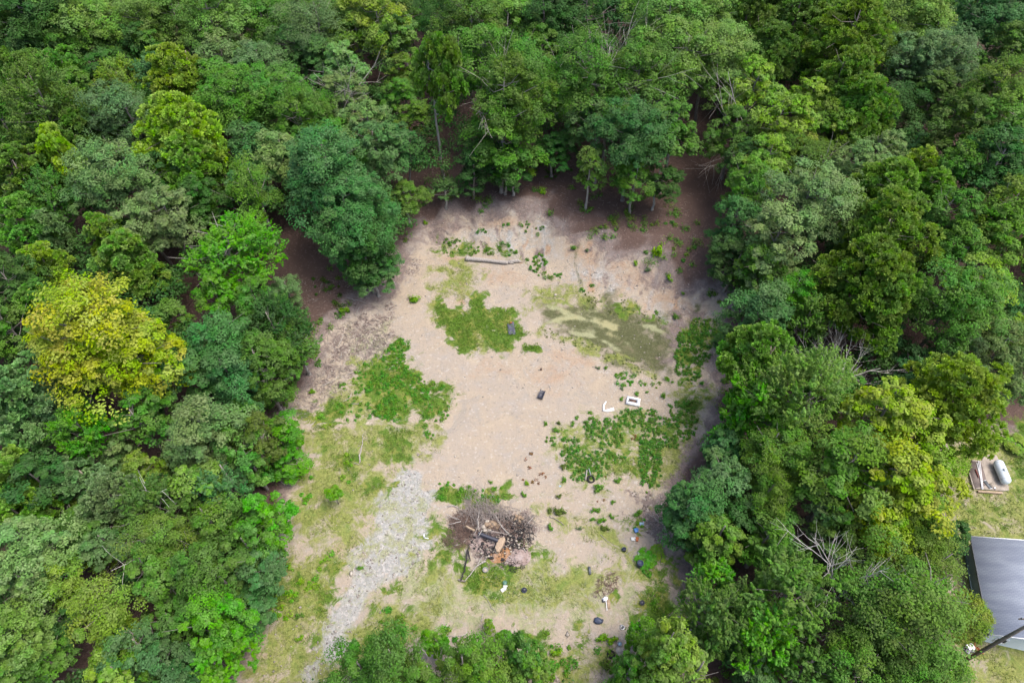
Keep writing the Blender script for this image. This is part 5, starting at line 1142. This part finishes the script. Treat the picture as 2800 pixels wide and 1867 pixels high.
def strewn_wood():
    B = [("thin white fallen trunk in the left meadow", 'Cc', [(1545, 330), (1530, 450), (1512, 560), (1500, 650)], [.03, .05, .09, .07]),
         ("short white stick at the foot of the fallen trunk", 'Cc', [(1440, 648), (1500, 668)], [.04, .03]),
         ("grey pole lying at the edge of the left trees", 'Cc', [(515, 730), (610, 805), (700, 882)], [.06, .05, .04]),
         ("tallest bleached branch on the twig-covered left bank", 'A', [(740, 650), (710, 720), (680, 780)], [.03, .05, .04]),
         ("short upright bleached branch below the tallest one", 'A', [(722, 840), (712, 905)], [.05, .04]),
         ("curved twig right of the short bleached branch", 'A', [(800, 900), (755, 940), (735, 990)], [.03, .035, .02]),
         ("long curved twig low on the left bank", 'A', [(690, 1080), (640, 1140), (560, 1175), (490, 1200)], [.02, .03, .04, .03]),
         ("branch lying in the leaf litter left of the big tree", 'A', [(775, 245), (850, 270), (930, 285), (985, 308)], [.03, .05, .04, .03]),
         ("short spur crossing the litter branch", 'A', [(830, 265), (880, 300)], [.03, .02]),
         ("pale twig near the small green bush on the left bank", 'A', [(400, 1385), (450, 1415), (520, 1430)], [.02, .03, .02]),
         ("forked pale stick in the left weeds", 'A', [(830, 1275), (800, 1330), (735, 1362)], [.03, .04, .03]),
         ("flat pale stick lying across the left weeds", 'A', [(820, 1385), (900, 1388), (945, 1350)], [.04, .04, .02]),
         ("grey stick slanting across the upper left weeds", 'A', [(1310, 950), (1230, 1020)], [.03, .04]),
         ("thin bleached rod along the edge of the weeds and sand", 'A', [(1940, 1290), (1890, 1380), (1850, 1480)], [.03, .03, .02]),
         ("brown stick curving right of the brush pile", 'T8', [(1415, 495), (1470, 520), (1512, 555)], [.04, .05, .03]),
         ("thin twig pointing at the dry weeds on the right", 'T8', [(1745, 615), (1800, 665)], [.03, .02]),
         ("bleached branch near the bottom edge of the clearing", 'E', [(55, 1065), (150, 1068), (250, 1065), (310, 1050)], [.03, .05, .05, .03]),
         ("dark branch crossing under the bleached bottom branch", 'E', [(300, 1050), (250, 1090), (190, 1130)], [.06, .05, .03]),
         ("white curved twig in the dry grass below the burn pile", 'E', [(480, 620), (535, 690), (560, 760), (600, 795)], [.02, .025, .03, .02]),
         ("pale short log in the dry grass near the bottom", 'E', [(470, 830), (455, 910)], [.06, .05]),
         ("long bleached branch along the right litter strip", 'Z6', [(860, 10), (960, 80), (1040, 140), (1075, 250)], [.02, .05, .06, .04]),
         ("second bleached branch in the right litter strip", 'Z6', [(960, 20), (1010, 80), (1060, 160)], [.02, .04, .03]),
         ("pale bent stick above the orange bank soil", 'T6', [(118, 620), (125, 690)], [.03, .02]),
         ("white twig near the left fallen trunk top", 'A', [(910, 350), (890, 400), (870, 440)], [.03, .04, .03])]
    for lb, t, pts, rd in B: stick(lb, "branch", [(t, a, b) for a, b in pts], rd, M['dead' if 'dark' not in lb and 'brown' not in lb else 'twig'], .08, 'fallen_branch', group="branches strewn round the clearing")
    # fine twig litter
    rng = np.random.default_rng(77)
    for lab, t, poly, n, L, mat in [("bleached twig litter spread over the left bank", 'A', [(520,560),(900,420),(1250,600),(1250,850),(900,1000),(700,1250),(300,1568),(100,1400),(500,1080)], 620, .9, 'twig'),
                               ("ring of grey twigs near the top of the left weeds", 'A', [(980,680),(1100,640),(1200,680),(1190,800),(1080,880),(960,830)], 90, .9, 'twig'),
                               ("dead brown twigs under the right-hand trees", 'Z6', [(850,20),(1060,80),(1110,260),(1000,280)], 120, .9, 'twig'),
                               ("brown twig litter beside the tan board", 'T8', [(1720,960),(1800,860),(1860,870),(1830,940),(1720,1010)], 120, .6, 'brownwood'),
                               ("fallen twigs in the leaf litter of the north bank", 'T2', [(500,1500),(900,1290),(1500,1160),(2000,1380),(2340,1200),(2340,1560),(1500,1400),(700,1500)], 260, .7, 'twig'),
                               ("twigs on the forest floor left of the clearing", 'A', [(200,100),(700,50),(1000,200),(1100,350),(800,440),(400,450),(200,300)], 160, .9, 'twig')]:
        P = [ghit(*T(t, a, b))[:2] for a, b in poly]; mb = MB(); lo = np.min(P, 0); hi = np.max(P, 0); k = 0
        while k < n:
            q = lo + rng.random((400, 2)) * (hi - lo); q = q[sdf(q[:, 0], q[:, 1], P) > -.4][:n - k]; k += len(q)
            for x, y in q:
                th = rng.random() * 6.28; l = L * rng.uniform(.25, 1.3); z = float(HH(x, y)) + .04; d = np.array([math.cos(th), math.sin(th), rng.normal() * .1])
                p = np.array([x, y, z]); mb.tube([p - d * l / 2, p + rng.normal(size=3) * .05 + [0, 0, .03], p + d * l / 2], [.022 * rng.uniform(.5, 1.5), .02, .008], 3, False)
        tag(mb.build('twigs', M[mat]), lab, "twigs", kind='stuff')
strewn_wood()

# ------------------------------------------------------------------ dead trees
def dead_tree(label, base, tip_dir, L, seed, depth=4, r0=.12, name='dead_tree', spread=.55, n0=5, cat="dead tree", mat='dead', bend=.1):
    rng = np.random.default_rng(seed); tr = MB(); br = MB()
    def grow(p, d, l, r, k):
        pts = [p]; q = p.copy(); dd = d.copy()
        for _ in range(4):
            dd = dd + rng.normal(size=3) * bend; dd /= np.linalg.norm(dd); q = q + dd * l / 4; pts.append(q.copy())
        (tr if k == 0 else br).tube(pts, np.linspace(r, r * .45, 5), 6 if k < 2 else 4, k == 0)
        if k >= depth: return
        for i in range(n0 if k == 0 else rng.integers(2, 5)):
            f = rng.uniform(.35, 1.0); s = np.array(pts[int(f * 4)]); nd = dd + rng.normal(size=3) * spread; nd /= np.linalg.norm(nd); grow(s, nd, l * rng.uniform(.5, .8), r * .48, k + 1)
    d = np.array(tip_dir, float); d /= np.linalg.norm(d); root = empty(name, base); grow(np.array([0, 0, -.2]), d, L, r0, 0)
    tr.build('trunk', M[mat], root, smooth_=True); br.build('branches', M[mat], root, smooth_=True); tag(root, label, cat); return root
def at_h(fx, fy, h):
    z = 0
    for _ in range(6): p = atz(fx * S, fy * S, z + h); z = float(HH(p[0], p[1]))
    return p[0], p[1], z
x, y, z = at_h(1938, 1370, 6.5); dead_tree("bleached dead tree standing bare between the lower right trees", (x, y, z), (.05, .12, 1), 7.5, 5, 4, .2, spread=.6, n0=8, mat='bleached')
x, y, z = at_h(352, 1215, 6.0); dead_tree("white broken snag poking out of the lower left canopy", (x, y, z), (.0, .1, 1), 7.4, 9, 3, .17, spread=.75, n0=8, mat='bleached')
x, y, z = at_h(1912, 865, 7.5); dead_tree("bare pale treetop leaning out among the right-hand trees", (x, y, z), (.45, .35, .9), 7.6, 14, 4, .15, spread=.42, n0=12, cat="fallen tree", mat='bleached')
x, y, z = at_h(1385, 190, 12); dead_tree("tall tree with a bare forked dead top above the clearing", (x, y, z), (.0, .0, 1), 14.2, 23, 3, .18, spread=.5, n0=8, bend=.07)
x, y, z = at_h(1470, 205, 12); dead_tree("crooked bare dead top right of the forked one", (x, y, z), (.05, .05, 1), 14.0, 31, 3, .17, spread=.7, n0=7, bend=.12)
x, y, z = at_h(1720, 250, 11); dead_tree("thin bare crown in the lime green oak on the right", (x, y, z), (0, 0, 1), 11.0, 37, 3, .15, spread=.6, n0=6, bend=.07)
x, y, z = at_h(640, 560, .2); dead_tree("slender grey tree with a forked bare stem left of the big oak", (x, y, z), (-.12, .0, 1), 7.5, 41, 2, .13, spread=.4, n0=3, bend=.05, cat="tree", mat='palebark')
x, y, z = at_h(1870, 368, 9); dead_tree("pale dead limb crossing the gap in the right-hand canopy", (x, y, z - 0), (.3, .1, 1), 9.5, 47, 2, .14, spread=.9, n0=4)
x, y, z = at_h(790, 200, 11); dead_tree("bare white-limbed top left of the lone pine", (x, y, z), (0, .05, 1), 12.0, 53, 3, .17, spread=.6, n0=6, bend=.08)
x, y, z = at_h(850, 540, 4); dead_tree("forked pale trunk standing inside the big blue-green oak's edge", (x, y, z), (.1, .05, 1), 7.5, 59, 2, .18, spread=.5, n0=3)
x, y, z = at_h(1130, 230, 9); dead_tree("pale bare trunk showing through the tall tree right of the lone pine", (x, y, z), (0, 0, 1), 15.0, 61, 3, .2, spread=.5, n0=6, bend=.05)
x, y, z = at_h(2010, 1430, 6); dead_tree("thin bare branches among the loose olive crowns lower right", (x, y, z), (-.1, .05, 1), 8.0, 67, 3, .1, spread=.7, n0=6)
x, y, z = at_h(1000, 1555, 3); dead_tree("thin bare sapling at the bottom edge left of centre", (x, y, z), (0, .1, 1), 4.5, 71, 2, .06, spread=.4, n0=4)
# ------------------------------------------------------------------ low green growth
GREEN = (.115, .235, .030); DGREEN = (.100, .200, .032); LGREEN = (.175, .310, .030)
weeds("dark green broadleaf weeds running down the left side of the sand", [
    ('A', [(1150,900),(1350,690),(1430,700),(1440,850),(1330,950),(1200,990)]), ('A', [(1300,940),(1440,1010),(1440,1120),(1330,1300),(1280,1330),(1200,1200),(1280,1050)]),
    ('A', [(1580,1180),(1700,1150),(1830,1210),(2020,1230),(2010,1320),(1900,1480),(1760,1420),(1640,1330)]), ('A', [(1100,1420),(1280,1300),(1330,1350),(1300,1568),(1080,1568)]),
    ('A', [(1440,1050),(1570,1150),(1560,1380),(1480,1350)]), ('A', [(1000,1100),(1180,1000),(1200,1120),(1100,1300),(980,1250)]), ('Cc', [(1660,120),(1800,20),(1880,100),(1820,200),(1700,180)]),
    ('Cc', [(2200,260),(2340,200),(2340,260),(2250,420),(2200,380)])], 5.5, .32, .42, GREEN, 30, thresh=.37, ls=.09, seed=3)
weeds("thin green weeds between the left weed strip and the meadow", [('A', [(820,1150),(1000,950),(1300,950),(1560,1130),(1900,1450),(1800,1568),(600,1568),(620,1300)])], 3.0, .3, .32, GREEN, 28, thresh=.40, ls=.085, seed=4)
weeds("dark green weeds scattered below the white box frame", [
    ('Z5', [(900,680),(1020,560),(1160,560),(1200,620),(1290,570),(1320,640),(1470,700),(1450,900),(1360,960),(1290,1000),(1150,930),(980,830)]),
    ('Z5', [(550,900),(620,830),(740,820),(790,900),(850,990),(900,1040),(1100,1010),(1250,1060),(1400,1110),(1520,1080),(1540,1180),(1280,1180),(1230,1280),(1050,1460),(960,1300),(840,1480),(700,1400),(680,1180),(590,1120),(640,980)]),
    ('Z5', [(1340,560),(1500,480),(1680,420),(1760,470),(1960,420),(2000,560),(1830,640),(1700,700),(1560,680),(1440,600)]),
    ('Z5', [(1760,820),(1840,700),(2000,640),(2000,1568),(1820,1568),(1740,1480),(1760,1200),(1750,950)]), ('Z5', [(340,850),(430,830),(510,900),(510,1010),(400,990)])], 11, .24, .34, DGREEN, 24, thresh=.33, ls=.08, seed=6)
weeds("low green bushes down the right edge of the clearing", [('T6', [(240,640),(400,670),(400,730),(300,760),(320,880),(240,960),(270,1060),(150,1060),(110,960),(140,740),(200,740)]),
    ('T6', [(80,1180),(180,1170),(250,1260),(200,1420),(60,1470),(0,1400),(0,1290),(100,1290)]), ('T8', [(1990,0),(2150,0),(2100,150),(2060,350),(1990,260),(2020,120)])], 8, .28, .4, DGREEN, 26, thresh=.36, ls=.09, seed=8)
weeds("green weeds growing along the foot of the gravel bank", [('T5', [(740,130),(830,130),(850,220),(760,210)]), ('T5', [(1090,130),(1180,150),(1210,240),(1110,240)]), ('T5', [(1000,170),(1070,180),(1060,230),(990,220)]), ('T5', [(880,170),(960,170),(960,230),(880,230)]),
    ('T5', [(1270,200),(1340,200),(1390,280),(1380,340),(1520,350),(1530,390),(1400,380),(1300,320)]), ('T5', [(950,40),(1010,40),(1010,90),(950,90)]), ('T5', [(1110,20),(1160,10),(1160,80),(1120,80)]), ('T5', [(1170,10),(1230,10),(1230,50),(1170,50)]),
    ('T5', [(1240,-20),(1290,-20),(1280,70),(1240,70)]), ('T5', [(1330,50),(1390,50),(1390,100),(1340,110)]), ('T5', [(1620,430),(1700,425),(1680,470),(1620,465)])], 3.4, .34, .4, DGREEN, 36, thresh=.30, ls=.09, seed=9)
weeds("green tufts strewn over the sand below the pond", [('T5', [(1815,990),(1960,1000),(1960,1040),(2040,1050),(2040,1080),(1900,1070),(1830,1050)]), ('T5', [(2140,1000),(2200,1000),(2200,1060),(2150,1060)]), ('T5', [(2070,1050),(2130,1050),(2130,1090),(2080,1085)])], 3.0, .35, .35, GREEN, 30, ls=.09, seed=10)
weeds("green grassy growth above the burn pile", [('T8', [(700,310),(850,270),(930,320),(1130,330),(1100,380),(900,380),(740,400)])], 2.2, .35, .3, GREEN, 30, thresh=.42, ls=.09, seed=11)
weeds("leafy weeds growing over the lower left meadow", [('D', [(560,780),(680,600),(820,580),(830,690),(700,860),(640,920)]), ('D', [(820,460),(900,470),(880,570),(820,560)]), ('D', [(980,430),(1060,480),(1050,600),(960,590)]), ('D', [(1030,280),(1110,270),(1100,360),(1040,360)]),
    ('D', [(1100,200),(1190,190),(1200,290),(1120,290)]), ('Cc', [(860,980),(920,980),(990,1120),(900,1130)]), ('Cc', [(960,780),(1020,770),(1020,830),(960,830)]), ('Cc', [(1300,790),(1410,810),(1400,850),(1310,860)]), ('Cc', [(1240,880),(1320,870),(1320,940),(1250,940)]),
    ('Cc', [(1150,900),(1220,900),(1220,950),(1160,955)]), ('Cc', [(1340,560),(1450,570),(1440,680),(1340,660)]), ('Cc', [(1040,140),(1110,180),(1100,220),(1040,210)]), ('Cc', [(1130,230),(1230,240),(1210,290),(1130,280)]), ('Cc', [(860,620),(930,620),(930,720),(860,800)])], 3.0, .4, .5, LGREEN, 40, thresh=.2, ls=.10, seed=12)
weeds("scrubby green growth at the bottom of the clearing", [('T8', [(150,1230),(420,1080),(560,1200),(520,1330),(450,1350),(300,1400),(120,1380)]), ('T8', [(640,1200),(720,1190),(820,1290),(700,1350),(640,1300)]), ('T8', [(1240,1230),(1380,1230),(1400,1320),(1280,1350)]), ('T8', [(1400,1350),(1600,1330),(1800,1360),(1850,1568),(1250,1568),(1300,1420)]),
    ('T8', [(1990,880),(2080,850),(2120,980),(2020,1020)]), ('T8', [(2060,1010),(2300,1000),(2300,1200),(2100,1180)]), ('T8', [(1880,540),(2000,520),(2030,620),(1900,610)]), ('T8', [(1960,460),(2030,470),(2030,530),(1970,520)])], 1.9, .42, .5, GREEN, 36, thresh=.42, ls=.10, seed=13)
weeds("rusty red-brown dead weeds among the green ones below the box frame", [('Z5', [(1490,640),(1560,620),(1580,700),(1500,720)]), ('Z5', [(1530,830),(1700,790),(1710,930),(1620,970),(1540,900)]), ('Z5', [(1180,1340),(1280,1350),(1250,1440)]), ('Z5', [(0,1080),(200,1060),(420,1080),(450,1350),(200,1568),(0,1568)]),
    ('Z5', [(1360,1180),(1560,1180),(1700,1300),(1500,1400)]), ('T8', [(1680,380),(1900,400),(1950,450),(1750,450)])], 2.0, .22, .22, (.20, .085, .045), 16, thresh=.50, ls=.07, seed=14)
weeds("sparse shrub layer on the leaf litter under the north trees", [('T2', [(1330,980),(1540,980),(1560,1150),(1350,1180),(1250,1060)]), ('A', [(380,50),(680,80),(700,300),(450,320)]), ('A', [(640,330),(830,350),(820,520),(650,540)]), ('T2', [(2240,900),(2400,900),(2390,1000),(2240,1000)])], 1.2, .5, .5, (.075, .12, .022), 40, thresh=.42, ls=.11, seed=15)
weeds("dark moss and low weeds over the pond margin", [('T5', [(1370,700),(1700,800),(1900,900),(2150,1010),(2100,1030),(1850,930),(1600,830),(1370,740)]), ('T5', [(1600,440),(1900,520),(2130,640),(2100,680),(1900,640),(1700,560)])], 3.0, .22, .14, (.10, .13, .03), 14, thresh=.46, ls=.06, seed=16)

def scrub():
    rng = np.random.default_rng(44); n = 9000; x = rng.uniform(-60, 60, n); y = rng.uniform(12, 105, n)
    op = np.maximum(sdf(x, y, OPEN), sdf(x, y, YARD)); m = (op > -11) & (op < -.4) & (fbm(x, y, 2.6, 63) > .50 + .05 * (y > 60)); x = x[m][:900]; y = y[m][:900]; L = 46; k = len(x)
    z = HH(x, y); s_ = rng.uniform(.35, 1.1, k)[:, None, None]; d = rng.normal(size=(k, L, 3)); d /= np.linalg.norm(d, axis=-1, keepdims=True); d[..., 2] = np.abs(d[..., 2])
    p = np.stack([x, y, z], -1)[:, None] + d * rng.uniform(.3, 1, (k, L, 1)) * s_ * np.array([.9, .9, 1.0]); V, F = quads_from(p.reshape(-1, 3), (d + [0, 0, .6] + rng.normal(size=d.shape) * .4).reshape(-1, 3), .12 * rng.uniform(.6, 1.3, k * L), .07, rng)
    a = np.stack([rng.random(k * L), np.repeat(rng.random(k), L), rng.random(k * L), np.ones(k * L)], -1)
    o = link("scrub", mesh_np("scrub", V, F, M['leaf'], False, {"leafvar": np.repeat(a, 4, 0)})); o.color = (.115, .20, .035, .7); tag(o, "low green scrub dotted over the leaf litter round the clearing", "scrub", kind='stuff')
scrub()
# single plants: irregular sprigs, no two quite alike
def sprig_mesh(seed):
    rng = np.random.default_rng(seed + 900); k = int(rng.integers(5, 9)); PP = []; NN = []; CV = []
    for i in range(k):
        a = rng.random() * 6.28; q = rng.uniform(.1, 1.05); hgt = rng.uniform(.35, 1.0) * (1.1 - .45 * q); n = int(rng.integers(22, 44)); t = rng.uniform(.15, 1, (n, 1)) ** .7
        tip = np.array([math.cos(a) * q, math.sin(a) * q * .8, hgt]); e = rng.normal(size=(n, 3)) * .17
        PP.append(tip * t + e * (.35 + .65 * t)); NN.append(e + [0, 0, .25] + tip * .3); CV.append(np.full(n, rng.random()))
    P = np.concatenate(PP); P[:, 2] = np.abs(P[:, 2]); n = len(P); V, F = quads_from(P, np.concatenate(NN), .15 * rng.uniform(.6, 1.5, n), .075, rng)
    a = np.stack([rng.random(n), np.concatenate(CV), rng.random(n), np.ones(n)], -1); return mesh_np("sprig", V, F, M['leaf'], False, {"leafvar": np.repeat(a, 4, 0)})
SPRIG = [sprig_mesh(i) for i in range(9)]
def stem_mesh():
    mb = MB()
    for a in range(5): mb.tube([(0, 0, -.05), (.25 * math.cos(a * 1.3), .25 * math.sin(a * 1.3), .35), (.6 * math.cos(a * 1.3), .5 * math.sin(a * 1.3), .65)], [.03, .02, .008], 4)
    return mesh_np("stems", np.concatenate(mb.V), [mb.Q, mb.T3], M['bark'])
STEM = stem_mesh()
def plant(fx, fy, r, col, label, group=None, h=None, tile='F', kind='weed_clump', cat='weed'):
    g = ghit(*T(tile, fx, fy)); root = empty(kind, g, float(g[0] * 7 % 6.28)); cm = SPRIG[int(abs(g[0] * 13 + g[1] * 7)) % 9]; tm = STEM
    root.scale = (r * 1.15, r * .95, (h or r * 1.1)); c = link('foliage', cm, root); c.color = tuple(col) + (.9,); link('stems', tm, root); tag(root, label, cat, group); return root
plant(1800, 693, 1.05, (.20, .34, .015), "bright lime green bush standing alone on the north bank", None, 2.0, 'R', 'bush', 'bush')
plant(720, 215, .55, LGREEN, "pale lime shrub just below the leafy litter left of the grass patch", None, .9, 'A', 'bush', 'bush') if False else None
for t, x, y, r, lb in [('A', 1515, 290, .95, "low lime bush left of the grass patch"), ('A', 745, 400, .8, "bright green seedling bush in the litter left of the clearing"), ('A', 405, 1265, .5, "single bright green plant on the left litter bank"),
        ('A', 722, 1190, .4, "small plant above the left weed strip"), ('T5', 1575, 190, .6, "dark green plant on the gravel right of the bank weeds"), ('T5', 1655, 205, .4, "smaller grey-green plant right of the dark green plant"),
        ('T5', 2180, 375, .7, "dark green shrub on the bank below the lime bush"), ('T5', 2045, 325, .55, "grey-green shrub left of the dark bank shrub"), ('T5', 1968, 285, .5, "slim green plant left of the lime bush"),
        ('T5', 2228, 635, .65, "dark green shrub below the white stony patch of the bank"), ('T5', 2105, 600, .4, "slim plant above the pond's right end"), ('T5', 2275, 480, .35, "small plant on the right end of the bank"),
        ('T5', 1780, 960, .35, "tiny green plant above the bent white sheet"), ('T5', 1725, 958, .35, "tiny grey plant left of the tiny green one above the sheet"), ('T5', 1880, 1090, .35, "grey dried plant left above the box frame"),
        ('T5', 1975, 1125, .42, "green plant touching the top of the box frame"), ('T5', 1880, 1155, .35, "green plant at the left end of the box frame"), ('T5', 2150, 1140, .5, "green plant right of the box frame"),
        ('T5', 2045, 1112, .28, "tiny plant just above right of the box frame"), ('Z5', 335, 640, .38, "round green tuft on bare sand, farthest left of the weeds"), ('Z5', 790, 560, .36, "round green tuft above the weed patch"),
        ('Z5', 990, 480, .34, "small green tuft below the bent white sheet"), ('Z5', 485, 750, .5, "green tuft left of the main weed patch"), ('Z5', 740, 650, .45, "tall green tuft above the left end of the weed patch"),
        ('Z5', 525, 635, .36, "flat olive tuft between two round tufts"), ('Z5', 60, 1530, .4, "lime tuft above the rubble heap"), ('Z5', 610, 1470, .45, "green tuft below the left end of the weed patch"),
        ('Z5', 590, 1290, .5, "olive tuft left below the weed patch"), ('Z5', 940, 640, .4, "dark tuft at the top of the weed patch"), ('T8', 1035, 280, .3, "small green tuft above the burn pile grass"),
        ('T8', 1250, 365, .45, "green tuft on sand right above the burn pile"), ('T8', 1485, 475, .75, "wide olive bush right of the burn pile"), ('T8', 1415, 465, .4, "small olive tuft left of the wide olive bush"),
        ('T8', 1710, 460, .5, "green tuft top of the short row right of the pale sand"), ('T8', 1745, 530, .6, "wider green tuft below the top one of the short row"), ('T8', 1690, 520, .35, "small tuft left in the short row"),
        ('T8', 1815, 505, .4, "lone green tuft right of the short row"), ('T8', 1775, 580, .55, "olive tuft lowest of the short row"), ('T8', 1820, 410, .35, "tiny tuft above the short row"), ('T8', 1725, 325, .75, "wide green tuft below the weed patch"),
        ('T8', 1860, 270, .5, "green tuft at the lower right of the weed patch"), ('T8', 1480, 372, .4, "green tuft above the wide olive bush"), ('T8', 1420, 575, .5, "dull green tuft right of the charred sticks"), ('T8', 1605, 580, .35, "grey-green tuft above the pale sand"),
        ('T8', 1995, 480, .45, "round tuft near the right litter strip"), ('T8', 1750, 1285, .7, "lime bush near the bottom right of the clearing"), ('T8', 1815, 1300, .65, "dark green bush beside the bottom lime bush"),
        ('T8', 1465, 1380, .7, "bright bush at the bottom of the clearing"), ('T8', 1770, 1455, .65, "dark olive bush at the very bottom right of the clearing"), ('T8', 1370, 1215, .0, ""), ('D', 865, 850, .5, "dark green tuft on the lower left wheel track"),
        ('D', 870, 1100, .5, "lime tuft lower on the left wheel track"), ('D', 1510, 345, .4, "small tuft on the gravel drive"), ('D', 750, 335, .5, "lime plant at the left edge of the meadow"), ('T2', 620, 1440, .55, "bright green bush in the litter below the left saplings"),
        ('T2', 1372, 1235, .8, "bright lime bush on the litter under the north trees"), ('T6', 470, 410, .0, "")]:
    if r <= 0: continue
    k = 'bush' if 'bush' in lb or 'shrub' in lb else 'weed_clump'
    col = (.17, .30, .02) if 'lime' in lb or 'bright' in lb else (.13, .18, .085) if 'grey' in lb else (.11, .15, .03) if 'olive' in lb else DGREEN if 'dark' in lb else GREEN
    plant(x, y, r, col, lb, None, None, t, k, 'bush' if k == 'bush' else 'weed')
# clipped-looking sapling with a bare stem in the meadow
g = ghit(*T('Cc', 1275, 1085)); root = empty('sapling', g); R0, H0 = SIZES['S']; c = link('crown', get_lib('oak', 'S', True, 1)[0], root, (0, 0, 1.5)); c.scale = (.45, .45, .16); c.color = (.12, .27, .02, 1)
MB().tube([(0, 0, 0), (.03, 0, 1), (0, 0, 2.1)], [.06, .045, .03], 6).build('stem', M['palebark'], root); tag(root, "round-headed sapling with a bare stem in the left meadow", "sapling")
# ------------------------------------------------------------------ labels for the trees: each told apart by look, then by a landmark it stands near
LM = [("the top left photo corner", 0, 0), ("the top right photo corner", 2800, 0), ("the bottom left photo corner", 0, 1867), ("the golden yellow tree", 225, 950),
      ("the lone bare-stemmed pine", 1190, 300), ("the fallen log", 1350, 712), ("the brush pile", 1340, 1440), ("the blue-grey roof", 2720, 1590), ("the propane tank", 2735, 1300),
      ("the white box frame", 1732, 1095), ("the bleached dead tree", 2320, 1580), ("the bare fallen treetop", 2330, 980), ("the gravel drive end", 900, 1850), ("the algae pond", 1650, 900),
      ("the lime bank bush", 1800, 690), ("the white broken snag", 420, 1410), ("the bare forked dead top", 1690, 190), ("the bottom photo edge centre", 1400, 1867), ("the left photo edge middle", 0, 933),
      ("the right photo edge middle", 2800, 900), ("the top photo edge middle", 1400, 0)]
def ordw(n): return ["", "second ", "third ", "fourth ", "fifth ", "sixth ", "seventh ", "eighth ", "ninth ", "tenth ", "eleventh ", "twelfth "][n] if n < 12 else "%dth " % (n + 1)
def label_trees():
    groups = {}
    for t in placed:
        if 'label' in t['o'].keys(): continue
        d = [(math.hypot(t['px'] - a, t['py'] - b), nm, a, b) for nm, a, b in LM]; dd, nm, a, b = min(d)
        dx, dy = t['px'] - a, t['py'] - b
        side = ("right of" if dx > 0 else "left of") if abs(dx) > abs(dy) else ("below" if dy > 0 else "above")
        size = "large" if t['R'] > 4.2 else "young" if not t['hero'] else "small" if t['R'] < 2.2 else "mid-sized"
        tex = {'pine': 'tufted pine', 'oak': 'clumpy leafy tree', 'maple': 'feathery leafy tree', 'fine': 'loose fine-leaved tree'}[t['style']]
        if t['kind'] == 'shrub': tex = tex.replace(' tree', ' bush')
        key = (size, WORD[t['col']], tex, side, nm); groups.setdefault(key, []).append((dd, t))
    for key, L in groups.items():
        L.sort(key=lambda q: q[0])
        for i, (dd, t) in enumerate(L):
            size, cw, tex, side, nm = key
            lab = (f"{size} {cw} {tex} " + (f"nearest {side} {nm}" if i == 0 and len(L) > 1 else f"{side} {nm}" if len(L) == 1 else f"{ordw(i)}out {side} {nm}"))
            cat = "pine tree" if t['style'] == 'pine' else "bush" if t['kind'] == 'shrub' else "tree"
            tag(t['o'], lab, cat, "pines in the wood" if t['style'] == 'pine' else "young trees filling the wood" if not t['hero'] else "leafy trees of the wood")
label_trees()
